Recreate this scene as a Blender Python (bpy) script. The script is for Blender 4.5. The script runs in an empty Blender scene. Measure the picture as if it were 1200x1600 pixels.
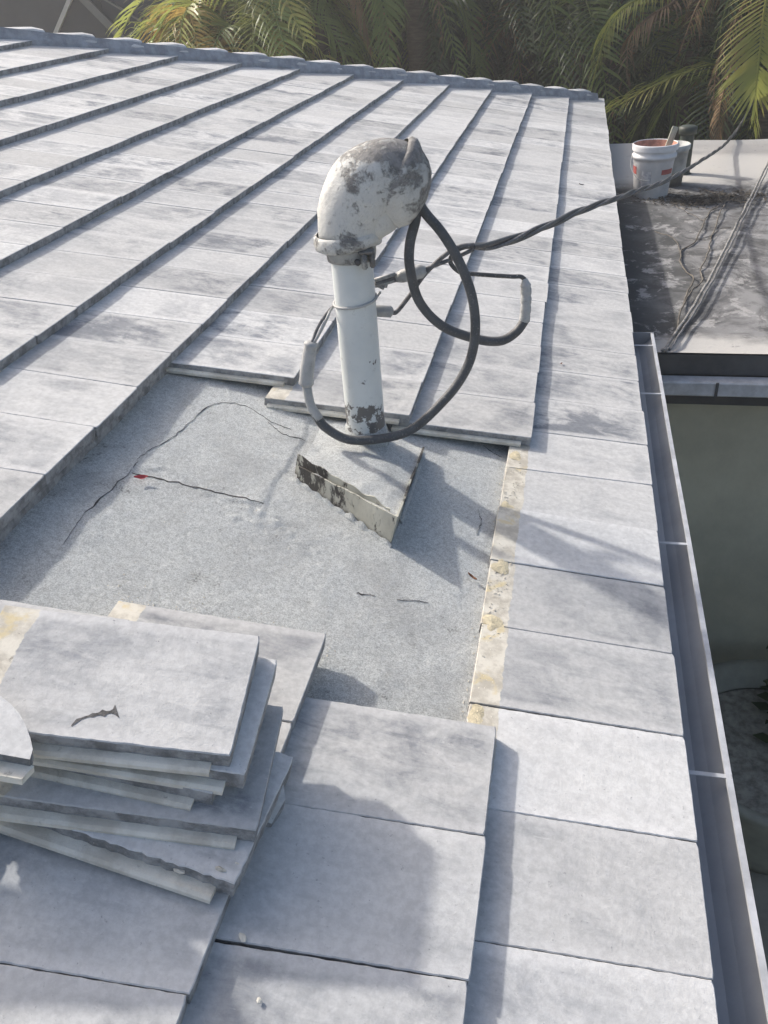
import bpy, bmesh, math, random
from mathutils import Vector, Matrix, noise
random.seed(7)
rad = math.radians
S = bpy.context.scene

# ------------------------------------------------------------------ camera
YAW, PITCH, ROLL, FOC = -0.241195, 0.577528, -0.077021, 1300.0
CAM = Vector((-0.270545, 0.0, 1.284035))
cy, sy, cp_, sp_ = math.cos(YAW), math.sin(YAW), math.cos(PITCH), math.sin(PITCH)
fwd = Vector((sy * cp_, cy * cp_, -sp_)); rgt = Vector((cy, -sy, 0)); upv = rgt.cross(fwd)
cr, sr = math.cos(ROLL), math.sin(ROLL)
R2 = cr * rgt + sr * upv; U2 = -sr * rgt + cr * upv
cd = bpy.data.cameras.new('camera'); cam = bpy.data.objects.new('camera', cd)
S.collection.objects.link(cam)
cam.matrix_world = Matrix(((R2.x, U2.x, -fwd.x, CAM.x), (R2.y, U2.y, -fwd.y, CAM.y), (R2.z, U2.z, -fwd.z, CAM.z), (0, 0, 0, 1)))
cd.sensor_fit = 'VERTICAL'; cd.sensor_height = 32.0; cd.lens = FOC / 1600 * 32.0
cd.clip_start = 0.02; cd.clip_end = 3000
S.camera = cam

# ------------------------------------------------------------------ light
SUN_AZ, SUN_EL = rad(61), rad(35.5)            # azimuth from +Y towards -X
world = bpy.data.worlds.new('World'); S.world = world; world.use_nodes = True
wn = world.node_tree
sky = wn.nodes.new('ShaderNodeTexSky'); sky.sky_type = 'NISHITA'; sky.sun_disc = False
sky.sun_elevation = SUN_EL; sky.sun_rotation = -SUN_AZ
sky.air_density = 1.0; sky.dust_density = 5.0; sky.ozone_density = 0.4
bg = wn.nodes['Background']; bg.inputs['Strength'].default_value = 0.15
wn.links.new(sky.outputs[0], bg.inputs[0])
sd = bpy.data.lights.new('sun', 'SUN'); sd.energy = 3.1; sd.angle = rad(1.9); sd.color = (1.0, 0.955, 0.89)
sun = bpy.data.objects.new('sun', sd); S.collection.objects.link(sun)
sdir = Vector((-math.sin(SUN_AZ) * math.cos(SUN_EL), math.cos(SUN_AZ) * math.cos(SUN_EL), math.sin(SUN_EL)))
sun.rotation_euler = sdir.to_track_quat('Z', 'Y').to_euler()
vs = S.view_settings
vs.view_transform = 'Standard'; vs.look = 'None'; vs.gamma = 1.0; vs.exposure = 0.45; vs.use_curve_mapping = False

# ------------------------------------------------------------------ helpers
COL = S.collection
def link(name, me, mat=None, parent=None, loc=(0, 0, 0)):
    o = bpy.data.objects.new(name, me); COL.objects.link(o); o.location = loc
    if mat is not None and me is not None:
        for m in (mat if isinstance(mat, (list, tuple)) else [mat]): me.materials.append(m)
    if parent is not None: o.parent = parent
    return o
def pyd(name, v, f, smooth=False):
    me = bpy.data.meshes.new(name); me.from_pydata([tuple(q) for q in v], [], f); me.validate(); me.update()
    if smooth: me.polygons.foreach_set('use_smooth', [True] * len(me.polygons))
    return me
def frombm(name, bm, smooth=False):
    me = bpy.data.meshes.new(name); bm.normal_update(); bm.to_mesh(me); bm.free()
    if smooth: me.polygons.foreach_set('use_smooth', [True] * len(me.polygons))
    return me
def tag(o, label=None, cat=None, group=None, kind=None):
    if label: o['label'] = label
    if cat:
        o['category'] = cat; o['kind'] = 'thing'
    if group: o['group'] = group
    if kind: o['kind'] = kind
    return o
def thing(name, label, cat, loc=(0, 0, 0), group=None):
    o = bpy.data.objects.new(name, None); COL.objects.link(o); o.location = loc; o.empty_display_size = .1
    return tag(o, label, cat, group)
def box_bm(x0, x1, y0, y1, z0, z1, bev=0.0, seg=1):
    bm = bmesh.new(); bmesh.ops.create_cube(bm, size=1)
    for v in bm.verts: v.co = Vector(((x0 + x1) / 2 + v.co.x * (x1 - x0), (y0 + y1) / 2 + v.co.y * (y1 - y0), (z0 + z1) / 2 + v.co.z * (z1 - z0)))
    if bev: bmesh.ops.bevel(bm, geom=bm.edges[:], offset=bev, segments=seg, affect='EDGES')
    return bm
def box(name, x0, x1, y0, y1, z0, z1, mat, parent=None, bev=0.0):
    return link(name, frombm(name, box_bm(x0, x1, y0, y1, z0, z1, bev)), mat, parent)
def spline(pts, n=6):
    P = [Vector(p) for p in pts]; P = [P[0] * 2 - P[1]] + P + [P[-1] * 2 - P[-2]]; out = []
    for i in range(1, len(P) - 2):
        a, b, c, d = P[i - 1:i + 3]
        for k in range(n):
            t = k / n
            out.append(.5 * ((2 * b) + (c - a) * t + (2 * a - 5 * b + 4 * c - d) * t * t + (3 * b - a - 3 * c + d) * t ** 3))
    out.append(P[-2].copy()); return out
def tube_geo(path, r, sides=10, cap=True):
    n = len(path); rr = r if isinstance(r, (list, tuple)) else [r] * n
    V, F = [], []; T0 = (path[1] - path[0]).normalized()
    N = T0.orthogonal().normalized()
    for i in range(n):
        T = (path[min(i + 1, n - 1)] - path[max(i - 1, 0)]).normalized()
        N = (N - T * N.dot(T)).normalized(); B = T.cross(N)
        for k in range(sides):
            a = 2 * math.pi * k / sides; V.append(path[i] + (N * math.cos(a) + B * math.sin(a)) * rr[i])
        if i:
            for k in range(sides):
                k2 = (k + 1) % sides; F.append(((i - 1) * sides + k, (i - 1) * sides + k2, i * sides + k2, i * sides + k))
    if cap: F.append(tuple(range(sides))[::-1]); F.append(tuple((n - 1) * sides + k for k in range(sides)))
    return V, F
def tube(name, pts, r, mat, parent=None, sides=10, n=6, wob=0.0):
    path = spline(pts, n) if n > 1 else [Vector(p) for p in pts]
    if wob:
        path = [p + Vector([noise.noise(p * 9 + Vector((k * 31, 0, 0))) * wob for k in range(3)]) for p in path]
    V, F = tube_geo(path, r, sides); return link(name, pyd(name, V, F, True), mat, parent)
def lathe(name, prof, mat, parent=None, seg=28, loc=(0, 0, 0), smooth=True):
    V, F = [], []
    for r, z in prof:
        for k in range(seg):
            a = 2 * math.pi * k / seg; V.append((r * math.cos(a), r * math.sin(a), z))
    for i in range(len(prof) - 1):
        for k in range(seg):
            k2 = (k + 1) % seg; F.append((i * seg + k, i * seg + k2, (i + 1) * seg + k2, (i + 1) * seg + k))
    return link(name, pyd(name, V, F, smooth), mat, parent, loc)
PR = 0.262385                                   # roof pitch
SX, CX = math.sin(PR), math.cos(PR)
def RP(u, v, n=0.0): return Vector((-v * CX + n * SX, u, v * SX + n * CX))
RM = Matrix(((-CX, 0, SX, 0), (0, 1, 0, 0), (SX, 0, CX, 0), (0, 0, 0, 1)))   # columns: upslope, along eave, normal
def px(P):
    d = P - CAM; z = d.dot(fwd)
    if z < .05: return None
    return 600 + FOC * d.dot(R2) / z, 800 - FOC * d.dot(U2) / z

# ------------------------------------------------------------------ materials
class NT:
    def __init__(s, name, rough=.8, spec=.3):
        s.m = bpy.data.materials.new(name); s.m.use_nodes = True; s.t = s.m.node_tree
        s.b = s.t.nodes['Principled BSDF']; s.b.inputs['Roughness'].default_value = rough
        s.b.inputs['Specular IOR Level'].default_value = spec
    def n(s, typ, **kw):
        q = s.t.nodes.new(typ)
        for k, v in kw.items():
            if k.startswith('i_'): q.inputs[k[2:].replace('_', ' ')].default_value = v
            else: setattr(q, k, v)
        return q
    def l(s, a, b): s.t.links.new(a, b)
    def coord(s, scale=(1, 1, 1), rnd=True, kind='Object'):
        tc = s.n('ShaderNodeTexCoord'); out = tc.outputs[kind]
        if rnd:
            oi = s.n('ShaderNodeObjectInfo'); m = s.n('ShaderNodeMath', operation='MULTIPLY'); m.inputs[1].default_value = 37.0
            s.l(oi.outputs['Random'], m.inputs[0]); a = s.n('ShaderNodeVectorMath', operation='ADD')
            s.l(out, a.inputs[0]); s.l(m.outputs[0], a.inputs[1]); out = a.outputs[0]; s.rand = oi.outputs['Random']
        mp = s.n('ShaderNodeMapping'); mp.inputs['Scale'].default_value = scale; s.l(out, mp.inputs['Vector']); return mp.outputs[0]
    def noise(s, vec, scale, detail=6, rough=.6, dist=0.0):
        q = s.n('ShaderNodeTexNoise'); q.inputs['Scale'].default_value = scale; q.inputs['Detail'].default_value = detail
        q.inputs['Roughness'].default_value = rough; q.inputs['Distortion'].default_value = dist
        s.l(vec, q.inputs['Vector']); return q.outputs['Fac']
    def ramp(s, fac, lo, hi, a=0.0, b=1.0):
        q = s.n('ShaderNodeMapRange', interpolation_type='SMOOTHSTEP'); q.inputs[1].default_value = lo; q.inputs[2].default_value = hi
        q.inputs[3].default_value = a; q.inputs[4].default_value = b; s.l(fac, q.inputs[0]); return q.outputs[0]
    def math(s, op, a, b=None):
        q = s.n('ShaderNodeMath', operation=op)
        for i, v in enumerate((a, b)):
            if v is None: continue
            if isinstance(v, (int, float)): q.inputs[i].default_value = v
            else: s.l(v, q.inputs[i])
        return q.outputs[0]
    def mix(s, fac, a, b, mode='MIX'):
        q = s.n('ShaderNodeMix', data_type='RGBA', blend_type=mode)
        for i, v in ((0, fac), (6, a), (7, b)):
            if isinstance(v, (int, float)): q.inputs[i].default_value = v
            elif isinstance(v, tuple): q.inputs[i].default_value = (*v, 1) if len(v) == 3 else v
            else: s.l(v, q.inputs[i])
        return q.outputs[2]
    def out(s, col, bump=None, strength=.3, dist=.01):
        if isinstance(col, tuple): s.b.inputs['Base Color'].default_value = (*col, 1)
        else: s.l(col, s.b.inputs['Base Color'])
        if bump is not None:
            q = s.n('ShaderNodeBump'); q.inputs['Strength'].default_value = strength; q.inputs['Distance'].default_value = dist
            s.l(bump, q.inputs['Height']); s.l(q.outputs[0], s.b.inputs['Normal'])
        return s.m

def m_tile():
    t = NT('painted_concrete', .8, .25)
    v = t.coord(); rnd = t.rand
    vs_ = t.coord((4.5, 15, 4))
    blot = t.ramp(t.math('ADD', t.math('MULTIPLY', t.noise(v, 4.2, 8, .62, .8), .62), t.math('MULTIPLY', t.noise(v, 15, 9, .75, .5), .38)), .42, .60)
    streak = t.ramp(t.noise(vs_, 1.9, 8, .66, .5), .42, .64)
    big = t.ramp(t.noise(v, 2.6, 3, .5), .35, .7)
    fine = t.noise(v, 70, 6, .7)
    spec = t.ramp(t.noise(v, 95, 5, .75), .63, .70)
    uv = t.n('ShaderNodeUVMap'); sx = t.n('ShaderNodeSeparateXYZ'); t.l(uv.outputs[0], sx.inputs[0])
    d = t.math('ABSOLUTE', t.math('SUBTRACT', sx.outputs[1], .5))              # 0 centre .. .5 edge (across)
    edge = t.ramp(t.math('ADD', d, t.math('MULTIPLY', t.noise(v, 12, 5, .6), .12)), .44, .52)
    front = t.ramp(t.math('ADD', sx.outputs[0], t.math('MULTIPLY', t.noise(v, 14, 5, .6), .16)), .17, .07)
    dirt = t.math('ADD', t.math('MULTIPLY', blot, .62), t.math('MULTIPLY', streak, .34))
    dirt = t.math('MULTIPLY', dirt, t.math('ADD', t.math('MULTIPLY', big, .75), .45))
    gain = t.math('ADD', .35, t.math('MULTIPLY', t.math('FRACT', t.math('MULTIPLY', rnd, 7.31)), 1.05))
    dirt = t.math('MULTIPLY', dirt, gain)
    keep = t.math('SUBTRACT', 1.0, t.math('MULTIPLY', t.math('MAXIMUM', edge, front), .75))
    dirt = t.math('MULTIPLY', dirt, keep)
    dirt = t.math('MINIMUM', dirt, 1.0)
    c = t.mix(dirt, (.565, .568, .562), (.215, .23, .255))
    c = t.mix(t.math('MULTIPLY', edge, .38), c, (.60, .60, .60))
    c = t.mix(t.math('MULTIPLY', spec, .55), c, (.16, .165, .18))
    tone = t.math('ADD', .83, t.math('MULTIPLY', rnd, .28))
    tone = t.math('MULTIPLY', tone, t.ramp(fine, .32, .68, .89, 1.08))
    cc = t.n('ShaderNodeCombineColor')
    for i in range(3): t.l(tone, cc.inputs[i])
    c = t.mix(1.0, c, cc.outputs[0], 'MULTIPLY')
    scuff = t.ramp(t.noise(t.coord((5, 26, 5)), 2.4, 9, .8, .8), .60, .67)
    c = t.mix(t.math('MULTIPLY', scuff, .5), c, (.66, .66, .65))
    hd_ = t.ramp(t.math('ADD', sx.outputs[0], t.math('MULTIPLY', t.math('SUBTRACT', t.noise(v, 26, 6, .7), .5), .05)), .858, .864)
    bc = t.mix(t.ramp(t.noise(v, 16, 7, .68), .38, .62), (.66, .63, .55), (.44, .41, .35))
    bc = t.mix(t.math('MULTIPLY', t.ramp(t.noise(v, 11, 5, .6, .6), .57, .66), .7), bc, (.61, .51, .29))
    bc = t.mix(t.math('MULTIPLY', t.ramp(t.noise(v, 34, 8, .75), .60, .68), .7), bc, (.17, .16, .14))
    c = t.mix(hd_, c, bc)
    b = t.math('ADD', t.math('MULTIPLY', t.noise(v, 190, 4, .7), .6), t.math('MULTIPLY', t.noise(v, 26, 4, .6), .9))
    return t.out(c, b, .2, .006)
def m_edge():
    t = NT('weathered_tile_edge', .9, .2); v = t.coord()
    c = t.mix(t.ramp(t.noise(v, 24, 7, .7), .35, .65), (.43, .43, .43), (.20, .20, .198))
    return t.out(c, t.noise(v, 90, 5, .7), .5, .01)
def m_bare():
    t = NT('bare_cream_concrete', .9, .2); v = t.coord()
    c = t.mix(t.ramp(t.noise(v, 14, 7, .65), .35, .65), (.80, .77, .68), (.58, .54, .46))
    c = t.mix(t.math('MULTIPLY', t.ramp(t.noise(v, 30, 6, .7), .60, .70), .6), c, (.15, .14, .12))
    return t.out(c, t.noise(v, 120, 5, .7), .4, .008)
def m_granule(tint=1.0, name='granular_cap_sheet'):
    t = NT(name, .95, .15); v = t.coord(rnd=False)
    g = t.noise(v, 300, 5, .85); g2 = t.noise(v, 85, 7, .8)
    c = t.mix(t.ramp(t.math('ADD', t.math('MULTIPLY', g, .65), t.math('MULTIPLY', g2, .35)), .40, .59), (.38 * tint, .397 * tint, .397 * tint), (.755 * tint, .78 * tint, .775 * tint))
    c = t.mix(t.ramp(t.noise(v, 2.6, 7, .62, .5), .48, .68, 0, .32), c, (.24, .245, .25))
    stain = t.math('MULTIPLY', t.ramp(t.noise(v, 9, 9, .72, .6), .575, .66), t.ramp(g2, .47, .6))
    c = t.mix(t.math('MULTIPLY', stain, .75), c, (.09, .09, .092))
    b = t.math('ADD', g, t.math('MULTIPLY', g2, .7))
    return t.out(c, b, .9, .006)
def m_paint_chip(name, base, chip, scale, lo, hi, soft=None, rough=.55, bump=.25, streak=(1, 1, 1)):
    t = NT(name, rough, .35); v = t.coord(streak, rnd=False)
    k = t.ramp(t.noise(v, scale, 10, .72, .25), lo, hi)
    base_c = t.mix(t.ramp(t.noise(v, scale * .6, 6, .6), .35, .7), base, tuple(q * .72 for q in base))
    fine = t.ramp(t.noise(v, scale * 7, 6, .7), .58, .66)
    k2 = t.math('MAXIMUM', k, t.math('MULTIPLY', fine, .45))
    c = t.mix(k2, base_c, chip)
    return t.out(c, t.math('SUBTRACT', t.noise(v, scale * 5, 5, .7), k), bump, .004)
def m_plain(name, col, rough=.7, var=.25, scale=8, bump=.15, spec=.3, rnd=True, metal=0.0, streak=(1, 1, 1)):
    t = NT(name, rough, spec); v = t.coord(streak, rnd=rnd); t.b.inputs['Metallic'].default_value = metal
    c = t.mix(t.ramp(t.noise(v, scale, 7, .65), .3, .7), tuple(q * (1 - var) for q in col), tuple(min(1, q * (1 + var)) for q in col))
    return t.out(c, t.noise(v, scale * 9, 4, .6), bump, .005)
def m_leaf(name, col, col2, scale=3.0, trans=.25, rough=.45):
    t = NT(name, rough, .4); v = t.coord()
    c = t.mix(t.ramp(t.noise(v, scale, 4, .6), .3, .7), col, col2)
    t.out(c)
    tr = t.n('ShaderNodeBsdfTranslucent'); t.l(c, tr.inputs[0])
    mx = t.n('ShaderNodeMixShader'); mx.inputs[0].default_value = trans
    o = t.t.nodes['Material Output']; t.l(t.b.outputs[0], mx.inputs[1]); t.l(tr.outputs[0], mx.inputs[2]); t.l(mx.outputs[0], o.inputs[0])
    return t.m
M_TILE, M_EDGE, M_BARE = m_tile(), m_edge(), m_bare()
M_GRAN = m_granule()
M_TAR = m_plain('tar', (.085, .083, .082), .8, .4, 40, .4)
M_MORTAR = m_plain('grey_mortar', (.30, .32, .355), .9, .25, 14, .4)
M_DAB = m_plain('yellow_adhesive', (.60, .53, .37), .7, .25, 30, .5)
def m_hood():
    t = NT('peeling_white_paint', .6, .3); v = t.coord(rnd=False); tc = t.n('ShaderNodeTexCoord'); sx = t.n('ShaderNodeSeparateXYZ'); t.l(tc.outputs['Object'], sx.inputs[0])
    top = t.ramp(sx.outputs[2], .80, .93); sidex = t.ramp(sx.outputs[0], -.84, -.70)
    k = t.ramp(t.math('ADD', t.noise(v, 11, 11, .76, .3), t.math('MULTIPLY', t.math('MULTIPLY', top, sidex), .085)), .52, .60)
    k2 = t.math('MULTIPLY', t.ramp(t.noise(v, 60, 8, .75), .54, .66), .5)
    base = t.mix(t.ramp(t.noise(v, 6, 6, .6), .35, .7), (.60, .60, .575), (.46, .46, .44))
    chip = t.mix(t.ramp(t.noise(v, 45, 6, .7), .4, .6), (.27, .26, .25), (.17, .165, .16))
    return t.out(t.mix(t.math('MAXIMUM', k, k2), base, chip), t.math('SUBTRACT', t.math('MULTIPLY', t.noise(v, 42, 6, .7), 1.5), k), .7, .005)
M_HOOD = m_hood()
M_HOODG = m_paint_chip('worn_grey_metal', (.42, .42, .40), (.17, .165, .16), 16, .50, .58, bump=.5)
def m_pole():
    t = NT('white_pipe_paint', .42, .45); v = t.coord(rnd=False)
    sx = t.n('ShaderNodeSeparateXYZ'); t.l(v, sx.inputs[0])
    low = t.ramp(sx.outputs[2], .32, .16)
    k = t.ramp(t.math('ADD', t.noise(v, 17, 9, .7), t.math('MULTIPLY', low, .17)), .655, .675)
    base = t.mix(t.ramp(t.noise(v, 6, 5, .6), .35, .7), (.70, .725, .71), (.60, .63, .625))
    base = t.mix(t.math('MULTIPLY', t.ramp(t.noise(v, 60, 6, .7), .60, .70), .35), base, (.3, .3, .29))
    return t.out(t.mix(k, base, (.15, .145, .14)), t.math('SUBTRACT', t.noise(v, 40, 4, .6), k), .2, .004)
M_POLE = m_pole()
def m_pan():
    t = NT('tarred_cream_paint', .6, .35); v = t.coord((1, 1, .5), rnd=False); v1 = t.coord(rnd=False)
    sx = t.n('ShaderNodeSeparateXYZ'); t.l(v1, sx.inputs[0])
    nh = t.math('ADD', t.math('MULTIPLY', sx.outputs[0], SX), t.math('MULTIPLY', sx.outputs[2], CX))
    low = t.ramp(t.math('ADD', nh, t.math('MULTIPLY', t.noise(v1, 25, 6, .7), .035)), -.022, -.040)
    left = t.ramp(sx.outputs[1], 1.64, 1.76)
    k = t.ramp(t.math('ADD', t.noise(v, 20, 10, .74, .3), t.math('MULTIPLY', left, .10)), .55, .60)
    base = t.mix(t.ramp(t.noise(v, 9, 6, .6), .35, .7), (.55, .54, .46), (.40, .385, .32))
    c = t.mix(t.math('MAXIMUM', k, t.math('MULTIPLY', low, .85)), base, (.075, .068, .06))
    return t.out(c, t.math('SUBTRACT', t.noise(v, 80, 5, .7), k), .6, .004)
M_PAN = m_pan()
M_CABLE = m_paint_chip('black_cable_rubber', (.105, .108, .112), (.36, .36, .36), 30, .66, .70, rough=.5)
M_CABLE2 = m_plain('faded_grey_cable', (.16, .16, .165), .65, .4, 50, .4, .3)
M_TAPE = m_paint_chip('white_taped_splice', (.47, .47, .46), (.25, .25, .25), 30, .58, .64)
M_GUT = m_plain('grey_blue_gutter', (.27, .29, .32), .45, .12, 5, .08, .5)
M_GUTLIP = m_plain('pale_gutter_lip', (.48, .49, .51), .45, .2, 14, .1, .5)
M_FASC = m_plain('dark_fascia', (.085, .085, .085), .8, .2, 6)
M_WALL = m_plain('grey_green_stucco', (.48, .465, .36), .9, .14, 2, .5)
M_HWALL = m_plain('house_stucco', (.42, .41, .38), .9, .12, 5, .5)

# ------------------------------------------------------------------ setting
gme = pyd('ground', [(-26, -12, -2.6), (22, -12, -2.6), (22, 34, -2.6), (-26, 34, -2.6)], [(0, 1, 2, 3)])
tag(link('ground', gme, m_plain('garden_paving', (.38, .35, .285), .95, .35, 1.2, .4, rnd=False)), kind='structure')

# ------------------------------------------------------------------ house
W, E, L, T = .235, .361929, .42, .028
U0 = .721157
house = thing('house', 'low house with a pale grey flat tiled hip roof opened up for repair', 'house', (0, 4, -2.6))
HI = Matrix.Translation((0, -4, 2.6))
def hpart(name, me, mat, M=None, label=None, kind=None, parent=None):
    o = link(name, me, mat, house if parent is None else parent)
    if parent is None: o.matrix_local = HI @ (M if M is not None else Matrix.Identity(4))
    if label: o['label'] = label
    if kind: o['kind'] = kind
    return o
HIPU = 9.93                                       # hip: u + v = HIPU
RIDGE = 14 * E
def deck():
    V, F = [], []; nu, nv = 120, 44
    for i in range(nu + 1):
        u = -3.0 + i * (HIPU + 3.0) / nu
        for j in range(nv + 1):
            v = j * RIDGE / nv
            uu = min(u, HIPU - v)
            V.append(RP(uu, v + .0, -.066))
    for i in range(nu):
        for j in range(nv):
            a = i * (nv + 1) + j; F.append((a, a + nv + 1, a + nv + 2, a + 1))
    return V, F
# fine undulating sheet where the roof is open, coarse decking elsewhere
hpart('roof_deck', pyd('roof_deck', *deck()), M_FASC)
V, F = [], []
nu, nv = 230, 160
ua, ub, va, vb = .95, 2.75, .36, 1.62
def sheet_h(u, v):
    h = noise.noise(Vector((u * 3.2, v * 3.2, 1))) * .0035 + noise.noise(Vector((u * 11, v * 11, 4))) * .0018 + noise.noise(Vector((u * 30, v * 30, 9))) * .0010
    q = max(0, noise.noise(Vector((u * 5.5, v * 5.5, 21))) - .15); h += q * (.006 + .02 * abs(noise.noise(Vector((u * 42, v * 42, 5)))))
    # an older patch stuck on top: ragged edge that steps up
    e = 1.30 + .05 * noise.noise(Vector((v * 6, 3, 3))) + .02 * noise.noise(Vector((v * 25, 8, 3)))
    if u > e + .31 and v > .99 + .03 * noise.noise(Vector((u * 9, 1, 1))) and v < 1.34: h += .0035
    # wrinkle ridges
    w = abs(noise.noise(Vector((u * 2.4 + 5, v * 2.4, 33)))); h += .006 * max(0, 1 - w / .035) * max(0, noise.noise(Vector((u * 3, v * 3, 44))))
    return -.061 + h
for i in range(nu + 1):
    for j in range(nv + 1):
        u = ua + (ub - ua) * i / nu; v = va + (vb - va) * j / nv
        V.append(RP(u, v, sheet_h(u, v)))
for i in range(nu):
    for j in range(nv):
        a = i * (nv + 1) + j; F.append((a, a + nv + 1, a + nv + 2, a + 1))
hpart('cap_sheet', pyd('cap_sheet', V, F, True), M_GRAN, label='exposed grey granular underlayment where tiles were lifted off')
# far slopes of the hip roof
yr = HIPU - RIDGE; zr = RP(0, RIDGE).z; xr = RP(0, RIDGE).x
hpart('hip_slope', pyd('hip_slope', [(0, HIPU, -.03), (xr, yr, zr - .02), (2 * xr, HIPU, -.03)], [(0, 2, 1)]), M_TILE)
hpart('back_slope', pyd('back_slope', [(xr, yr, zr - .02), (2 * xr, HIPU, -.03), (2 * xr, -3, -.03), (xr, -3, zr - .02)], [(0, 1, 2, 3)]), M_TILE)

# ---- tile meshes
def tile_mesh(name, seed, shear=0.0, near=True, gap=.0015, rough=.0012, T=.028, lw=.015):
    rnd = random.Random(seed)
    nx, ny = (38, 24) if near else (5, 4)
    j = lambda s: rnd.uniform(-s, s)
    y0, y1 = gap, W - gap
    corner = .003 if near else .0015
    per = []
    for i in range(ny + 1): per.append((0 + abs(j(rough)) * (1 if near else .7), y0 + (y1 - y0) * i / ny))
    xs = [E * i / nx for i in range(1, nx)] + [E]
    for x in xs: per.append((x, y1 + j(rough)))
    iE1 = len(per) - 1
    per.append((L, y1)); per.append((L, y0))
    iE0 = len(per)
    for x in reversed(xs): per.append((x, y0 + j(rough)))
    # rounded front corners
    per[0] = (corner * .6, y0); per[ny] = (corner, y1)
    n = len(per)
    cx, cyy = L / 2, W / 2
    V = []
    for (x, y) in per: V.append((x, y, -T))
    for (x, y) in per: V.append((x, y, -.0018 + j(.0004 if near else 0)))
    for (x, y) in per:
        ix = x + (.0016 if x < .01 else (-.001 if x > L - .001 else 0)); iy = y + (.0016 if y < cyy else -.0016) * (1 if x <= E else .4)
        V.append((ix, iy, 0))
    F, mi = [], []
    for i in range(n):
        k = (i + 1) % n
        head = (iE1 <= i < iE0)
        F.append((i, k, n + k, n + i)); mi.append(1)
        F.append((n + i, n + k, 2 * n + k, 2 * n + i)); mi.append(0)
    main = [2 * n + q for q in range(0, iE1 + 1)] + [2 * n + q for q in range(iE0, n)]
    F.append(tuple(main)); mi.append(0)
    F.append((2 * n + iE1, 2 * n + iE1 + 1, 2 * n + iE1 + 2, 2 * n + iE0)); mi.append(0)
    F.append(tuple(range(n))[::-1]); mi.append(2)
    # interlocking lip on the near long side
    b = len(V)
    for x in (.028, L - .01):
        V += [(x, y0 - lw, -T + .0005), (x, y0 - lw, -T + .0085), (x, y0 - lw + .005, -T + .012), (x, y0 + .004, -T + .012), (x, y0 + .004, -T + .0005)]
    for k in range(5):
        k2 = (k + 1) % 5; F.append((b + k, b + k2, b + 5 + k2, b + 5 + k)); mi.append(2)
    F.append(tuple(b + k for k in range(5))[::-1]); mi.append(2); F.append(tuple(b + 5 + k for k in range(5))); mi.append(2)
    V = [Vector((x, y - shear * x, z)) for x, y, z in V]
    me = bpy.data.meshes.new(name); me.from_pydata(V, [], F)
    uvl = me.uv_layers.new(name='UVMap')
    for lp in me.loops:
        c = me.vertices[lp.vertex_index].co; uvl.data[lp.index].uv = (c.x / L, (c.y + shear * c.x) / W)
    for m in (M_TILE, M_EDGE, M_BARE): me.materials.append(m)
    me.polygons.foreach_set('material_index', mi)
    bm = bmesh.new(); bm.from_mesh(me); bmesh.ops.recalc_face_normals(bm, faces=bm.faces); bm.to_mesh(me); bm.free(); me.update()
    return me
NEAR = [tile_mesh('roof_tile', 10 + i, .10, True, .0008, .0006) for i in range(7)]
MID = [tile_mesh('roof_tile', 40 + i, .16, True, .0003, .0005) for i in range(5)]
FAR = [tile_mesh('roof_tile', 70 + i, .16, False, .0002, .0010) for i in range(5)]
TILT = math.atan2(T, E)
def tile_matrix(u, v, n=0.0, dz=0.0, rot=0.0, roll=0.0, tilt=None):
    return RM @ Matrix.Translation((v, u, n)) @ Matrix.Rotation(rot, 4, 'Z') @ Matrix.Rotation((TILT if tilt is None else tilt), 4, 'Y') @ Matrix.Rotation(roll, 4, 'X')
def in_hole(c, k):
    if c == 1: return 1.40 < k < 6.2
    if c == 2: return 1.8 < k < 5.9
    if c == 3: return 1.40 < k < 6.0
    return False
tiles = []
rt = random.Random(3)
for c in range(0, 14):
    off = .53 if c % 2 else 0.0
    ks = []
    if c in (1, 2, 3):
        base = {1: 6.34, 2: 6.06, 3: 6.22}[c]
        ks += [off + i for i in range(-16, 2) if not in_hole(c, off + i) and off + i < 3]
        ks += [base + i for i in range(0, 36)]
    else: ks = [off + i for i in range(-16, 44)]
    for k in ks:
        u = U0 + k * W; v = c * E
        if u > HIPU - v - .02: continue
        Mx = tile_matrix(u, v + rt.uniform(-.003, .003), rt.uniform(-.0012, .0012), rot=rt.uniform(-.006, .006), roll=rt.uniform(-.004, .004))
        P = [Mx @ Vector(q) for q in ((0, 0, 0), (0, W, 0), (E, W, 0), (E, 0, 0))]
        Q = [px(p) for p in P]
        area = 0.0
        if all(Q):
            inside = any(-20 < q[0] < 1220 and -20 < q[1] < 1620 for q in Q)
            if inside: area = abs(sum(Q[i][0] * Q[(i + 1) % 4][1] - Q[(i + 1) % 4][0] * Q[i][1] for i in range(4)) / 2)
        cut = u + W > HIPU - v - E * .1 - .30
        tiles.append([area, c, k, u, v, Mx, cut])
tiles.sort(key=lambda t: -t[0])
stuff_bm = bmesh.new(); stuff_uv = stuff_bm.loops.layers.uv.new('UVMap')
hip_n = Vector((-1, 1, 0)).normalized()        # hip vertical plane: keep side towards the camera
def clip_hip(bm):
    pl = Vector((0, HIPU - .045, 0))
    hn = Vector((-CX, 1 / 1, 0)); hn = Vector((-1.0 / CX, 1, 0)).normalized()
    bmesh.ops.bisect_plane(bm, geom=bm.verts[:] + bm.edges[:] + bm.faces[:], plane_co=pl, plane_no=hn, clear_outer=True)
cnt = 0
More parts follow.
